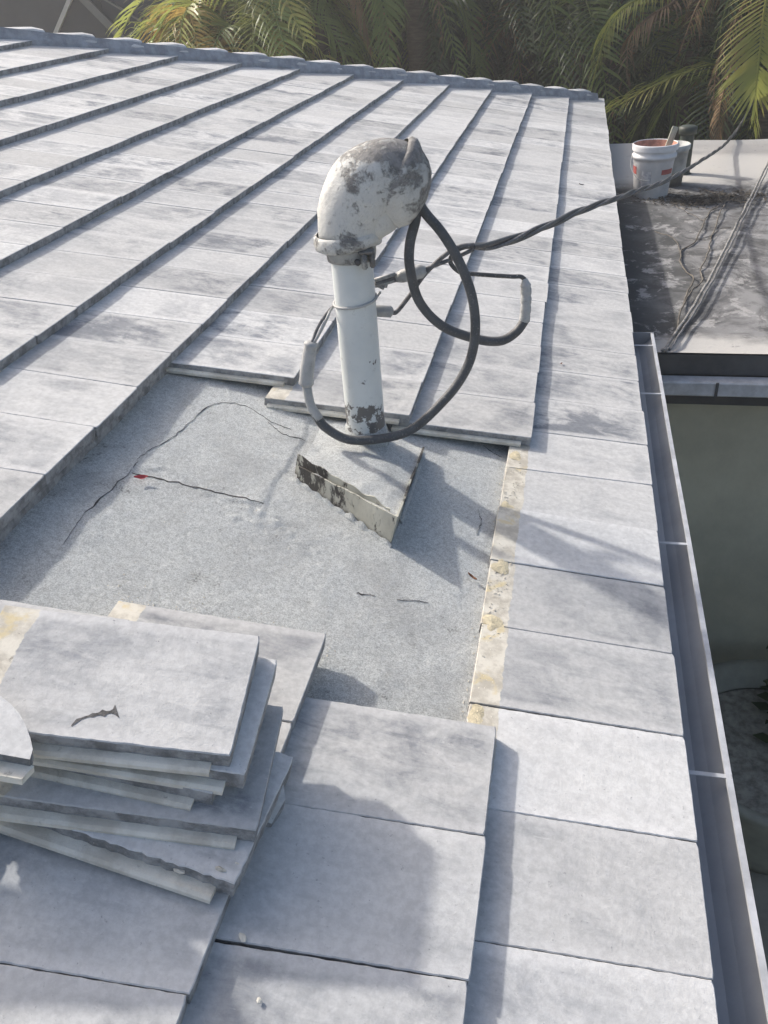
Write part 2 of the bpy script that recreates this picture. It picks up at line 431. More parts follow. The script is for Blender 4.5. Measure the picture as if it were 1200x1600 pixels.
for idx, (area, c, k, u, v, Mx, cut) in enumerate(tiles):
    me = NEAR if u < 1.9 else (MID if u < 3.2 else FAR)
    me = me[rt.randrange(len(me))]
    part = cnt < 300 and area > 0
    if part and not cut:
        hpart('roof_tile', me, None, Mx); cnt += 1
    else:
        b2 = bmesh.new(); b2.from_mesh(me); b2.transform(Mx)
        if cut: clip_hip(b2)
        if not b2.faces: b2.free(); continue
        if part:
            m2 = bpy.data.meshes.new('roof_tile')
            b2.transform(Mx.inverted()); b2.to_mesh(m2); b2.free()
            for m in (M_TILE, M_EDGE, M_BARE): m2.materials.append(m)
            hpart('roof_tile', m2, None, Mx); cnt += 1
        else:
            tmp = bpy.data.meshes.new('tmp'); b2.to_mesh(tmp); b2.free(); stuff_bm.from_mesh(tmp); bpy.data.meshes.remove(tmp)
sm = frombm('roof_tile_field', stuff_bm)
for m in (M_TILE, M_EDGE, M_BARE): sm.materials.append(m)
hpart('roof_tile_field', sm, None, kind='stuff')

# ---- hip caps
def cap_mesh(seed):
    r = random.Random(seed); Lc = .40
    V, F = [], []; ns = 7
    for i in range(ns):
        t = i / (ns - 1); x = -t * Lc                      # x: uphill negative -> narrower
        w = .125 - .022 * t; h = .072 - .012 * t
        if i == 0: h -= .014; w -= .006
        prof = [(-w, -.012), (-w * .96, h * .25), (-w * .66, h * .86), (-w * .30, h), (w * .30, h), (w * .66, h * .86), (w * .96, h * .25), (w, -.012)]
        for (y, z) in prof: V.append((x, y + r.uniform(-.0015, .0015), z + r.uniform(-.0015, .0015)))
    m = 8
    for i in range(ns - 1):
        for k in range(m - 1): F.append((i * m + k, i * m + k + 1, (i + 1) * m + k + 1, (i + 1) * m + k))
    F.append(tuple(range(m)))
    F.append(tuple((ns - 1) * m + k for k in range(m))[::-1])
    return pyd('hip_cap', V, F)
CAPS = [cap_mesh(i) for i in range(4)]
for m in CAPS: m.materials.append(M_TILE)
h0 = RP(HIPU, 0, 0); h1 = RP(HIPU - RIDGE, RIDGE, 0); hd = (h1 - h0); hl = hd.length; hd.normalize()
side = hd.cross(Vector((0, 0, 1))).normalized(); hup = side.cross(hd).normalized()
ncap = int(hl / .335)
rc = random.Random(9)
for i in range(ncap):
    base = h0 + hd * (.30 + i * .335) + hup * (-.004 + rc.uniform(-.004, .004))
    X = (-hd); tiltv = (X - hup * -.035).normalized()
    X = (X + hup * .095).normalized(); Yv = side + hup * rc.uniform(-.02, .02); Z = X.cross(Yv).normalized(); Yv = Z.cross(X)
    # local -x runs uphill, so the fat end faces downhill and laps the cap below
    Mx = Matrix(((X.x, Yv.x, Z.x, base.x), (X.y, Yv.y, Z.y, base.y), (X.z, Yv.z, Z.z, base.z), (0, 0, 0, 1)))
    hpart('hip_cap', CAPS[i % 4], None, Mx)
# mortar bedding under the caps: an uneven wedge
V, F = [], []; nb = 90
for i in range(nb + 1):
    b = h0 + hd * (.22 + (hl - .22) * i / nb)
    for (y, z) in ((-.135, -.08), (-.128, -.02), (-.10, .035), (.10, .035), (.128, -.02), (.135, -.08)):
        q = noise.noise(Vector((i * .7, y * 20, z * 9)))
        V.append(b + side * (y + q * .010) + hup * (z + q * .004))
for i in range(nb):
    for k in range(5): F.append((i * 6 + k, i * 6 + k + 1, i * 6 + k + 7, i * 6 + k + 6))
hpart('mortar_bed', pyd('mortar_bed', V, F), M_MORTAR)
# bed of mortar under the cut course on the upslope side of the hole
V, F = [], []; nb = 60
for i in range(nb + 1):
    u = 1.0 + 1.18 * i / nb
    for (dv, n_) in ((.02, -.029), (.004, -.030), (-.004, -.062), (.02, -.066)):
        q = noise.noise(Vector((u * 22, dv * 60, 3)))
        V.append(RP(u, 4 * E + .010 + dv + q * .006, n_))
for i in range(nb):
    for k in range(3): F.append((i * 4 + k, i * 4 + k + 1, i * 4 + k + 5, i * 4 + k + 4))
hpart('mortar_bed', pyd('mortar_bed', V, F), M_EDGE)
# yellow adhesive pats on the bare heads of the first course
for i, (u, v, r) in enumerate([(2.135, .395, .020), (1.86, .398, .020), (1.60, .392, .023), (1.395, .395, .024), (1.13, .398, .024)]):
    V = []; F = []; rings, sg = 4, 14; rr = random.Random(i)
    ph = [rr.uniform(.5, 1.4) for _ in range(sg)]
    r *= 1.1
    n0 = -.0275 - (v - E) * T / E
    for a in range(rings + 1):
        q = a / rings
        for k in range(sg):
            an = 2 * math.pi * k / sg
            rad_ = r * q * ((ph[k] + ph[(k + 1) % sg]) / 2) + 1e-4
            V.append(RP(u + 1.15 * rad_ * math.cos(an), v + .9 * rad_ * math.sin(an), n0 + .0018 * (1 - q * q) - .0004 + rr.uniform(-.0006, .0006)))
    for a in range(rings):
        for k in range(sg): k2 = (k + 1) % sg; F.append((a * sg + k, a * sg + k2, (a + 1) * sg + k2, (a + 1) * sg + k))
    hpart('adhesive_pat', pyd('adhesive_pat', V, F, True), M_DAB)
# torn laps and cracks in the cap sheet: shallow ridges of tar
def crack(pts, w, seed, hgt=.0014):
    r = random.Random(seed)
    P = spline([(p[0], p[1], 0) for p in pts], 10); V, F = [], []
    for i, p in enumerate(P):
        t = (P[min(i + 1, len(P) - 1)] - P[max(i - 1, 0)]).normalized(); q = Vector((-t.y, t.x, 0))
        ww = w * .75 * max(.02, .25 + 1.6 * (noise.noise(Vector((i * .21, seed + 40, 0)))) if seed != 1 else .9) * (.5 + 1.1 * abs(noise.noise(Vector((i * .37, seed, 0))))) * min(1, .25 + 4 * min(i, len(P) - 1 - i) / len(P))
        of = q * noise.noise(Vector((i * .5, seed + 5, 0))) * w * 1.2
        for s, hh in ((-1, 0), (0, hgt), (1, 0)):
            a = p + of + q * ww * s; V.append(RP(a.x, a.y, max(sheet_h(a.x, a.y), sheet_h(p.x, p.y)) + .0006 + hh))
    for i in range(len(P) - 1):
        for k in range(2): F.append((i * 3 + k, i * 3 + k + 1, i * 3 + k + 4, i * 3 + k + 3))
    hpart('crack', pyd('crack', V, F), M_TAR)
crack([(1.60, 1.325), (1.607, 1.22), (1.61, 1.10), (1.615, .99)], .0062, 1)
crack([(1.29, 1.335), (1.42, 1.345), (1.60, 1.33), (1.68, 1.335), (1.76, 1.31), (1.83, 1.295), (1.97, 1.28), (2.03, 1.25)], .0048, 2)
crack([(2.03, 1.25), (2.04, 1.18), (2.00, 1.10), (1.985, 1.03)], .0035, 3)
crack([(1.99, 1.10), (1.95, 1.04), (1.955, .98)], .006, 4)
crack([(2.20, .49), (2.17, .46), (2.155, .43)], .005, 5)
crack([(1.86, .47), (1.80, .455), (1.74, .463)], .004, 6)
crack([(1.415, .61), (1.43, .57), (1.435, .54)], .003, 7)
crack([(1.40, .70), (1.41, .66)], .006, 8)

r = random.Random(31); cv, cf = [], []
def crumb(u, v, n, q):
    b = len(cv)
    for dx, dy, dz in ((1, 0, 0), (-.3, .9, 0), (-.9, -.5, 0), (0, 0, .8)):
        cv.append(RP(u + dx * q * r.uniform(.5, 1.2), v + dy * q * r.uniform(.5, 1.2), n + dz * q * r.uniform(.4, 1)))
    cf.extend([(b, b + 1, b + 3), (b + 1, b + 2, b + 3), (b + 2, b, b + 3)])
for i in range(420):
    u = r.uniform(1.05, 2.2); v = E + .006 + .055 * r.random() ** .7 + r.gauss(0, .006)
    crumb(u, v, (-.0285 - (v - E) * T / E) if v < E + .057 else -.060, r.uniform(.0012, .0042))
for i in range(160):
    u = r.uniform(1.1, 2.1); v = r.uniform(.45, 1.4); crumb(u, v, sheet_h(u, v), r.uniform(.001, .0032))
for i in range(120):
    u = 1.12 + abs(r.gauss(0, .04)); v = r.uniform(.7, 1.2); crumb(u + .06, v, sheet_h(u + .06, v), r.uniform(.001, .004))
hpart('mortar_crumbs', pyd('mortar_crumbs', cv, cf), M_BARE, kind='stuff')
# eaves, fascia, walls
hpart('fascia', frombm('fascia', box_bm(-.045, -.020, -3, HIPU - .02, -.26, -.065)), M_FASC)
hpart('soffit', frombm('soffit', box_bm(-.62, -.046, -3, HIPU - .1, -.262, -.24)), M_HWALL)
hpart('wall', frombm('wall', box_bm(-.80, -.60, -3, HIPU - .5, -2.6, -.242)), M_HWALL)
# gutter, open channel hung below the tile ends
gut = thing('tmp', None, None); bpy.data.objects.remove(gut)
prof = [(-.016, -.052), (-.014, -.118), (.040, -.118), (.062, -.104), (.093, -.072), (.092, -.052), (.080, -.050), (.080, -.058), (.088, -.060), (.087, -.071), (.060, -.098), (.038, -.112), (-.010, -.112), (-.012, -.052)]
V, F = [], []; ys = [-3 + i * .2 for i in range(33)]; ys[-1] = 3.43
for y in ys:
    for (x, z) in prof: V.append((x + noise.noise(Vector((y * 1.3, 1, 0))) * .0025, y, z + noise.noise(Vector((y * .9, 5, 0))) * .002))
m = len(prof); fm = []
for i in range(len(ys) - 1):
    for k in range(m):
        k2 = (k + 1) % m; F.append((i * m + k, i * m + k2, (i + 1) * m + k2, (i + 1) * m + k)); fm.append(1 if k in (5, 6, 7, 4) else 0)
gme = pyd('gutter', V, F); gme.materials.append(M_GUT); gme.materials.append(M_GUTLIP); gme.polygons.foreach_set('material_index', fm)
gut = hpart('gutter', gme, None, label='grey metal box gutter hung along the eave with thin straps')
def gpart(name, me, mat): 
    o = link(name, me, mat, gut); return o
for y in (3.30, 2.85, 1.92, 1.15, .35, -.5):
    gpart('gutter_strap', frombm('gutter_strap', box_bm(-.012, .0905, y - .005, y + .005, -.0535, -.0515, .0005)), M_GUTLIP)
gpart('end_cap', frombm('end_cap', box_bm(-.017, .0925, 3.431, 3.4345, -.119, -.049)), M_GUT)
box_pt = None

# ------------------------------------------------------------------ flat roofed carport
FZ = -.20
car = thing('flat_roof_building', 'flat roofed building beside the eave with stained grey membrane and grey green wall', 'building', (3, 6, -2.6))
def cpart(name, me, mat):
    o = link(name, me, mat, car); o.location = (-3, -6, 2.6); return o
def m_flat():
    t = NT('stained_flat_roof', .9, .25); v = t.coord(rnd=False); vx = t.coord((2.0, 1.7, 1), rnd=False)
    a = t.ramp(t.noise(vx, 2.2, 10, .72, .8), .40, .60)
    sx = t.n('ShaderNodeSeparateXYZ'); t.l(v, sx.inputs[0])
    moss = t.ramp(t.math('ADD', sx.outputs[0], t.math('MULTIPLY', t.noise(v, 2.2, 8, .66), 1.0)), .45, 1.15)
    farr = t.ramp(t.math('ADD', sx.outputs[1], t.math('MULTIPLY', t.noise(v, 3, 5, .6), .5)), 6.9, 7.3)
    edge = t.ramp(t.math('ADD', sx.outputs[1], t.math('MULTIPLY', t.noise(v, 4, 6, .6), .35)), 4.0, 3.85)
    c = t.mix(a, (.085, .085, .086), (.23, .23, .232))
    c = t.mix(moss, (.060, .062, .062), c)
    c = t.mix(t.math('MULTIPLY', t.ramp(t.noise(vx, 3.4, 9, .75, .4), .53, .61), .75), c, (.36, .355, .35))  # pale patches: weathering plus sun spots painted into the membrane colour
    c = t.mix(t.math('MAXIMUM', farr, edge), c, (.44, .43, .41))
    c = t.mix(t.math('MULTIPLY', t.ramp(t.noise(v, 12, 9, .78), .60, .68), .6), c, (.05, .05, .05))
    return t.out(c, t.noise(v, 30, 6, .7), .5, .01)
V, F = [], []
nx, ny = 60, 60
for i in range(nx + 1):
    for j in range(ny + 1):
        x = -.30 + 7.3 * (i / nx) ** 1.6; y = 3.54 + 4.86 * j / ny
        V.append((x, y, FZ + noise.noise(Vector((x * 2, y * 2, 0))) * .010 + (.018 if j in (0, ny) else 0)))
for i in range(nx):
    for j in range(ny):
        a = i * (ny + 1) + j; F.append((a, a + ny + 1, a + ny + 2, a + 1))
cpart('membrane', pyd('membrane', V, F, True), m_flat())
cpart('roof_slab', frombm('roof_slab', box_bm(-.3, 7, 3.56, 8.40, -.27, -.218)), M_FASC)
cpart('fascia', frombm('fascia', box_bm(.112, 7, 3.545, 3.575, -.285, -.190, .004)), M_FASC)
cpart('gutter', frombm('gutter', box_bm(.12, 7, 3.47, 3.544, -.352, -.286, .006)), M_GUTLIP)
cpart('gutter_joint', frombm('gutter_joint', box_bm(.375, .387, 3.464, 3.469, -.354, -.284)), M_FASC)
cpart('soffit', frombm('soffit', box_bm(-.3, 7, 3.576, 4.0, -.44, -.272)), M_FASC)
cpart('wall', frombm('wall', box_bm(-.3, 7, 3.70, 3.9, -2.6, -.441)), M_WALL)

# ------------------------------------------------------------------ service mast
PA = Vector((-.797, 2.008, 0)); AX = Vector((.967, .255, 0)).normalized(); AN = Vector((AX.y, -AX.x, 0))
def MP(a, z, d=0.0): return PA + AX * a + AN * d + Vector((0, 0, z))
mast = thing('service_mast', 'white painted electrical mast pipe with bulky peeling weatherhead hood', 'mast', (PA.x, PA.y, .09))
def mpart(name, me, mat): 
    o = link(name, me, mat, mast); o.location = (-PA.x, -PA.y, -.09); return o
lo = bpy.data.objects
def lathe_geo(prof, seg=32):
    V, F = [], []
    for r, z in prof:
        for k in range(seg):
            a = 2 * math.pi * k / seg; V.append(Vector((r * math.cos(a), r * math.sin(a), z)))
    for i in range(len(prof) - 1):
        for k in range(seg):
            k2 = (k + 1) % seg; F.append((i * seg + k, i * seg + k2, (i + 1) * seg + k2, (i + 1) * seg + k))
    return V, F
o = link('pipe', pyd('pipe', *lathe_geo([(.0535, -.02), (.0535, .05), (.0528, .30), (.0525, .50), (.052, .62)]), True), M_POLE, mast)
V, F = lathe_geo([(.125, -.065), (.092, -.035), (.078, .0), (.066, .045), (.060, .10), (.058, .128), (.0535, .135)])
V = [v + Vector((noise.noise(v * 25) * .006, noise.noise(v * 25 + Vector((9, 0, 0))) * .006, noise.noise(v * 30 + Vector((0, 7, 0))) * .010)) for v in V]
o = link('cement_collar', pyd('cement_collar', V, F, True), M_GRAN, mast)
# hood: swept section along a curved spine
spine = [(.0, .735, .0), (.006, .772, .0), (.020, .812, .0), (.046, .848, .0), (.082, .868, .0), (.112, .868, .0), (.136, .852, -.002)]
rx = [.0765, .080, .088, .091, .089, .088, .088]         # half-height of the section in the bending plane
ry = [.0765, .080, .086, .089, .091, .092, .092]
sp = spline([Vector(q) for q in spine], 5); N_ = len(sp)
V, F = [], []; sg = 32
def lerp_list(a, t):
    f = t * (len(a) - 1); i = min(int(f), len(a) - 2); return a[i] + (a[i + 1] - a[i]) * (f - i)
for i, p in enumerate(sp):
    t = i / (N_ - 1)
    tg = (sp[min(i + 1, N_ - 1)] - sp[max(i - 1, 0)]).normalized(); nr = Vector((-tg.y, tg.x, 0))
    for k in range(sg):
        a = 2 * math.pi * k / sg
        ex, ey = lerp_list(rx, t), lerp_list(ry, t)
        q = Vector((p.x, p.y, 0)) + nr * math.cos(a) * ex
        P = MP(q.x, q.y, p.z + math.sin(a) * ey)
        P += Vector((noise.noise(P * 14), noise.noise(P * 14 + Vector((5, 0, 0))), noise.noise(P * 14 + Vector((0, 5, 0))))) * .0055 + Vector((noise.noise(P * 45), noise.noise(P * 45 + Vector((2, 0, 0))), 0)) * .0016
        V.append(P)
for i in range(N_ - 1):
    for k in range(sg): k2 = (k + 1) % sg; F.append((i * sg + k, i * sg + k2, (i + 1) * sg + k2, (i + 1) * sg + k))
F.append(tuple(range(sg))[::-1]); F.append(tuple((N_ - 1) * sg + k for k in range(sg)))
hood = mpart('weatherhead', pyd('weatherhead', V, F, True), M_HOOD)
def hsub(name, me, mat): return link(name, me, mat, hood)
# front cap: thick rim then a skirted face tapering down to the cable exit
def ring(cx, cz, tilt, ex, ey, d, seg=32):
    out = []; c, s = math.cos(tilt), math.sin(tilt)
    for k in range(seg):
        a = 2 * math.pi * k / seg; h = math.cos(a) * ex
        out.append(MP(cx - s * h, cz + c * h, d + math.sin(a) * ey))
    return out
CT = -rad(34); nx_, nz_ = math.cos(CT), math.sin(CT)
rings = [ring(.115 + nx_ * q + .564 * dn, .870 + nz_ * q + .826 * dn, CT, ex, ey, -.003) for (q, dn, ex, ey) in
         ((-.012, 0, .088, .090), (-.006, 0, .097, .098), (.006, 0, .099, .100), (.016, -.002, .096, .097), (.026, -.006, .092, .094), (.050, -.012, .087, .088), (.070, -.018, .076, .077), (.083, -.024, .058, .060), (.091, -.028, .034, .036), (.094, -.03, .003, .003))]
V = [p + Vector((noise.noise(p * 18), noise.noise(p * 18 + Vector((3, 0, 0))), noise.noise(p * 18 + Vector((0, 3, 0))))) * .004 for r_ in rings for p in r_]; F = []
for i in range(len(rings) - 1):
    for k in range(32): k2 = (k + 1) % 32; F.append((i * 32 + k, i * 32 + k2, (i + 1) * 32 + k2, (i + 1) * 32 + k))
hsub('cap_rim', pyd('cap_rim', V, F, True), M_HOOD)
# skirt under the cap, where the conductors leave
V, F = [], []; sg = 24
sk = [(.070, .815, .060, .072), (.076, .785, .058, .068), (.082, .762, .052, .060), (.086, .746, .044, .050), (.088, .748, .028, .034), (.09, .78, .02, .02)]
for (a0, z0, ex, ey) in sk:
    for k in range(sg):
        a = 2 * math.pi * k / sg; P = MP(a0 + math.cos(a) * ex, z0 + math.cos(a) * ex * .55, math.sin(a) * ey - .004)
        V.append(P + Vector((noise.noise(P * 20), noise.noise(P * 20 + Vector((3, 0, 0))), noise.noise(P * 20 + Vector((0, 3, 0))))) * .005)
for i in range(len(sk) - 1):
    for k in range(sg): k2 = (k + 1) % sg; F.append((i * sg + k, i * sg + k2, (i + 1) * sg + k2, (i + 1) * sg + k))
hsub('cable_exit_skirt', pyd('cable_exit_skirt', V, F, True), M_HOOD)
# base ring of the hood, tilted, and clamp neck
V, F = [], []
pr = [(.078, .016), (.084, .012), (.086, -.004), (.083, -.016), (.074, -.022), (.060, -.020)]
for (r, z) in pr:
    for k in range(32):
        a = 2 * math.pi * k / 32; V.append(MP(-.004 + r * math.cos(a), .742 + z + r * math.cos(a) * .10, r * math.sin(a)))
for i in range(len(pr) - 1):
    for k in range(32): k2 = (k + 1) % 32; F.append((i * 32 + k, i * 32 + k2, (i + 1) * 32 + k2, (i + 1) * 32 + k))
hsub('hood_ring', pyd('hood_ring', V, F, True), M_HOOD)
o = link('clamp_collar', pyd('clamp_collar', *lathe_geo([(.0525, .597), (.060, .598), (.062, .612), (.064, .636), (.062, .65)]), True), M_HOODG, mast)
for (a, z, d, sa, sz, sdp) in ((.030, .697, .062, .007, .019, .012), (.049, .697, .052, .007, .019, .012), (.036, .719, .060, .020, .005, .014)):
    bm = box_bm(-sa, sa, -sdp, sdp, -sz, sz, .003, 2)
    P = MP(a, z, d); Mx = Matrix(((AX.x, AN.x, 0, P.x), (AX.y, AN.y, 0, P.y), (0, 0, 1, P.z), (0, 0, 0, 1))); bm.transform(Mx)
    mpart('clamp_lug', frombm('clamp_lug', bm, True), M_HOODG)
V, F = tube_geo([MP(.012, .696, .06), MP(.014, .696, .073)], .007, 8); mpart('clamp_bolt', pyd('clamp_bolt', V, F, True), M_TAR)
# tie wire
pts = [Vector((.0555 * math.cos(a), .0555 * math.sin(a), .492 + .006 * math.cos(a - .5))) for a in [2 * math.pi * k / 28 for k in range(29)]]
V, F = tube_geo(pts, .0035, 6); link('tie_wire', pyd('tie_wire', V, F, True), M_TAPE, mast)

# flashing pan at the foot of the mast
pan = thing('flashing_pan', 'peeling tarred metal pan filled with grey cement at the mast foot', 'flashing', RP(1.8, .8, -.06))
PI0 = -RP(1.8, .8, -.06)
def ppart(name, me, mat): 
    o = link(name, me, mat, pan); o.location = PI0; return o
def plate(name, pts, th, inward, nseg=24, rough=.004, seed=0):
    # pts: (u,v,nbottom,ntop) two ends
    (ua, va, ba, ta), (ub, vb, bb, tb) = pts; V, F = [], []
    for i in range(nseg + 1):
        t = i / nseg; u, v = ua + (ub - ua) * t, va + (vb - va) * t
        tn = ta + (tb - ta) * t + noise.noise(Vector((t * 9, seed, 1))) * rough; bn = ba + (bb - ba) * t
        w = noise.noise(Vector((t * 3, seed, 7))) * .004
        for (o_, n_) in ((0, bn), (0.001, (bn + tn) / 2), (0, tn), (th, tn), (th, bn)):
            V.append(RP(u + (inward[0]) * (o_ + w), v + inward[1] * (o_ + w), n_))
    for i in range(nseg):
        for k in range(5): k2 = (k + 1) % 5; F.append((i * 5 + k, i * 5 + k2, (i + 1) * 5 + k2, (i + 1) * 5 + k))
    F.append((0, 1, 2, 3, 4)); F.append(tuple(nseg * 5 + k for k in range(5))[::-1])
    return ppart(name, pyd(name, V, F), M_PAN)
C0, C1, C2 = (1.600, .662), (1.752, .945), (2.045, .655)
plate('pan_side', ((C0[0], C0[1], -.064, .028), (C1[0], C1[1], -.064, -.012)), .005, (.85, .3), seed=1)
plate('pan_side', ((C0[0] + .002, C0[1] - .001, -.064, .027), (C2[0], C2[1], -.064, -.030)), .005, (0, 1), seed=2)
plate('pan_flange', ((C0[0] + .03, C0[1] + .022, -.02, .024), (C1[0] + .020, C1[1] + .012, -.05, .010)), .003, (.85, .3), seed=4, rough=.010)
def smear(a, b, w, hgt, seed):
    V, F = [], []; nn = 40; d = (Vector(b) - Vector(a)); dn = Vector((-d.y, d.x)).normalized()
    for i in range(nn + 1):
        t = i / nn; p = Vector(a) + d * t
        q = .35 + 1.3 * abs(noise.noise(Vector((t * 7, seed, 3)))); q2 = .3 + 1.2 * abs(noise.noise(Vector((t * 9, seed, 8))))
        for (o_, n_) in ((-w * 2.2 * q, -.0675), (-w * q, -.061 + hgt * q2 * .35), (0, -.0605 + hgt * q2), (w * .4, -.062)):
            V.append(RP(p.x + dn.x * o_, p.y + dn.y * o_, n_ + noise.noise(Vector((p.x * 60, p.y * 60, o_ * 90))) * .0015))
    for i in range(nn):
        for k in range(3): F.append((i * 4 + k, i * 4 + k + 1, i * 4 + k + 5, i * 4 + k + 4))
    ppart('cement_smear', pyd('cement_smear', V, F, True), M_GRAN)
smear((C1[0] + .01, C1[1] + .02), (C0[0] - .004, C0[1] - .004), -.014, .019, 3)
smear((C0[0] + .10, C0[1] - .004), (C2[0] - .06, C2[1]), -.022, .040, 6)
smear((C0[0] - .004, C0[1] - .003), (C2[0] + .02, C2[1]), -.012, .012, 7)
# filling: sloping rough cement
V, F = [], []; nn = 26
A0 = RP(C0[0] + .004, C0[1] + .003, .020); A1 = RP(C1[0] + .006, C1[1] + .004, -.020); A2 = RP(C2[0], C2[1] + .004, -.036); A3 = RP(2.20, .96, -.067)
for i in range(nn + 1):
    for j in range(nn + 1):
        s, t = i / nn, j / nn
        P = (A0 * (1 - s) + A1 * s) * (1 - t) + (A2 * (1 - s) + A3 * s) * t
        V.append(P + Vector((0, 0, noise.noise(P * 16) * .007 + noise.noise(P * 45) * .004 + .012 * math.sin(math.pi * min(1, s * 1.15)) * math.sin(math.pi * min(1, t * 1.1)))))
for i in range(nn):
    for j in range(nn): a = i * (nn + 1) + j; F.append((a, a + 1, a + nn + 2, a + nn + 1))
ppart('cement_fill', pyd('cement_fill', V, F, True), M_GRAN)

# ------------------------------------------------------------------ cables
def ctag(o, label): return tag(o, label, 'cable', 'conductors at the mast')
A_thick = [(-.655, 2.05, .82), (-0.638, 2.05, 0.781), (-0.654, 2.035, 0.716), (-0.655, 2.025, 0.656), (-0.636, 2.03, 0.573), (-0.584, 2.054, 0.5), (-0.504, 2.085, 0.453), (-0.439, 2.113, 0.434), (-0.399, 2.134, 0.45), (-0.375, 2.15, 0.48)]
ca = tube('black_cable', A_thick, .0125, M_CABLE, n=8, wob=.0025)
ctag(ca, 'thick black cable loop curling from the hood up to the white splice on the right')
tube('splice_sleeve', [(-0.375, 2.15, 0.478), (-0.3735, 2.151, 0.514), (-0.3745, 2.158, 0.56), (-.377, 2.161, .584)], [.0125] + [.0142, .0132] * 9 , M_TAPE, ca, n=6) if False else None
p = spline([(-0.376, 2.149, 0.474), (-0.3735, 2.151, 0.514), (-0.3745, 2.158, 0.555), (-.379, 2.160, .588)], 7)
V, F = tube_geo(p, [.0125 + .0022 * (1 if (i % 4) else 0) for i in range(len(p) - 4)] + [.0125, .010, .0085, .007], 12); link('splice_sleeve', pyd('splice_sleeve', V, F, True), M_TAPE, ca)
A_thin = [(-.379, 2.160, .586), (-.390, 2.157, .594), (-0.411, 2.151, 0.596), (-0.46, 2.148, 0.6), (-0.517, 2.134, 0.609), (-0.544, 2.126, 0.616), (-0.565, 2.121, 0.639), (-0.563, 2.122, 0.659), (-0.54, 2.127, 0.676), (-0.508, 2.136, 0.68)]
tube('bare_tail', A_thin, .0058, m_paint_chip('flaked_cable', (.10, .10, .10), (.6, .6, .58), 22, .60, .64), ca, n=6)
B_thick = [(-.635, 2.05, .82), (-0.62, 2.055, 0.787), (-0.576, 2.046, 0.736), (-0.534, 2.046, 0.665), (-0.504, 2.044, 0.585), (-0.495, 2.036, 0.504), (-0.506, 2.023, 0.422), (-0.538, 2.004, 0.357), (-0.596, 1.978, 0.294), (-0.664, 1.96, 0.239), (-0.741, 1.94, 0.221), (-0.824, 1.918, 0.227), (-0.885, 1.912, 0.263), (-.908, 1.913, .300)]
cb = tube('black_cable', B_thick, .0125, M_CABLE, n=8, wob=.0025)
ctag(cb, 'thick black cable swinging low across the pipe foot to the splice on the left')
tube('painted_end', [(-.900, 1.913, .288), (-0.919, 1.914, 0.33), (-0.926, 1.922, 0.385)], .0128, M_TAPE, cb, n=6)
p = spline([(-0.927, 1.921, 0.380), (-0.921, 1.924, 0.42), (-0.910, 1.927, 0.465), (-0.9, 1.929, 0.500)], 7)
V, F = tube_geo(p, [.015, .020, .020, .0185, .0185, .0185, .0185, .0185, .0185, .0185, .0185, .0175, .0175, .0175, .0175, .0175, .0175, .0165, .0165, .0185, .0185, .010], 14); link('splice_sleeve', pyd('splice_sleeve', V, F, True), M_TAPE, cb)
for dx in (0, .012):
    tube('tail_wire', [(-.9 + dx * .5, 1.929, .497), (-.89 + dx, 1.952, .523), (-.874 + dx * .8, 1.967, .548), (-.857, 2.0, .565), (-.835, 2.055, .573), (-.79, 2.075, .555), (-.75, 2.07, .532)], .004, M_TAPE if dx else M_CABLE2, cb, n=5)
# lower connector behind the pipe and its leg up to the drop
cc_ = tube('grey_cable', [(-.722, 2.083, .5235), (-0.707, 2.084, 0.524), (-0.672, 2.093, 0.564), (-0.629, 2.104, 0.62), (-0.572, 2.119, 0.668), (-0.54, 2.127, 0.681), (-0.508, 2.136, 0.682)], .006, M_CABLE2, n=6)
ctag(cc_, 'thin grey wire rising from the small white connector behind the pipe')
p = [Vector(q) for q in ((-.790, 2.062, .536), (-.786, 2.063, .5355), (-.722, 2.081, .525), (-.716, 2.083, .524))]
V, F = tube_geo(p, [.010, .0155, .0155, .008], 14); link('splice_sleeve', pyd('splice_sleeve', V, F, True), M_TAPE, cc_)
cl = tube('grey_cable', [(-.757, 2.069, .603), (-0.694, 2.087, 0.617), (-0.653, 2.098, 0.624), (-0.588, 2.115, 0.643), (-0.54, 2.127, 0.659), (-0.508, 2.136, 0.672)], .0052, M_CABLE2, n=6)
ctag(cl, 'bare neutral wire running into the wedge clamp on the pipe')
p = [Vector(q) for q in ((-.705, 2.085, .612), (-.690, 2.089, .6165), (-.640, 2.102, .626), (-.628, 2.105, .628))]
V, F = tube_geo(p, [.010, .0165, .0185, .009], 12); link('wedge_clamp', pyd('wedge_clamp', V, F, True), m_plain('dull_alloy', (.42, .42, .41), .5, .3, 30, .3, .5), cl)
bm = bmesh.new()
for (a, b) in (((-.757, 2.069, .598), (-.700, 2.086, .609)), ((-.757, 2.069, .613), (-.704, 2.085, .624)), ((-.752, 2.071, .600), (-.735, 2.075, .590)), ((-.728, 2.078, .606), (-.732, 2.077, .592))):
    V, F = tube_geo([Vector(a), Vector(b)], .0055, 8)
    vv = [bm.verts.new(q) for q in V]
    for f in F: bm.faces.new([vv[i] for i in f])
link('clamp_bail', frombm('clamp_bail', bm, True), m_plain('dull_zinc', (.36, .36, .355), .5, .35, 40, .3, .5), cl)
link('bail_wire', pyd('bail_wire', *tube_geo(spline([(-.742, 2.062, .585), (-.752, 2.06, .573), (-.765, 2.045, .568), (-.775, 1.995, .575)], 5), .0035, 6), True), M_TAPE, cl)
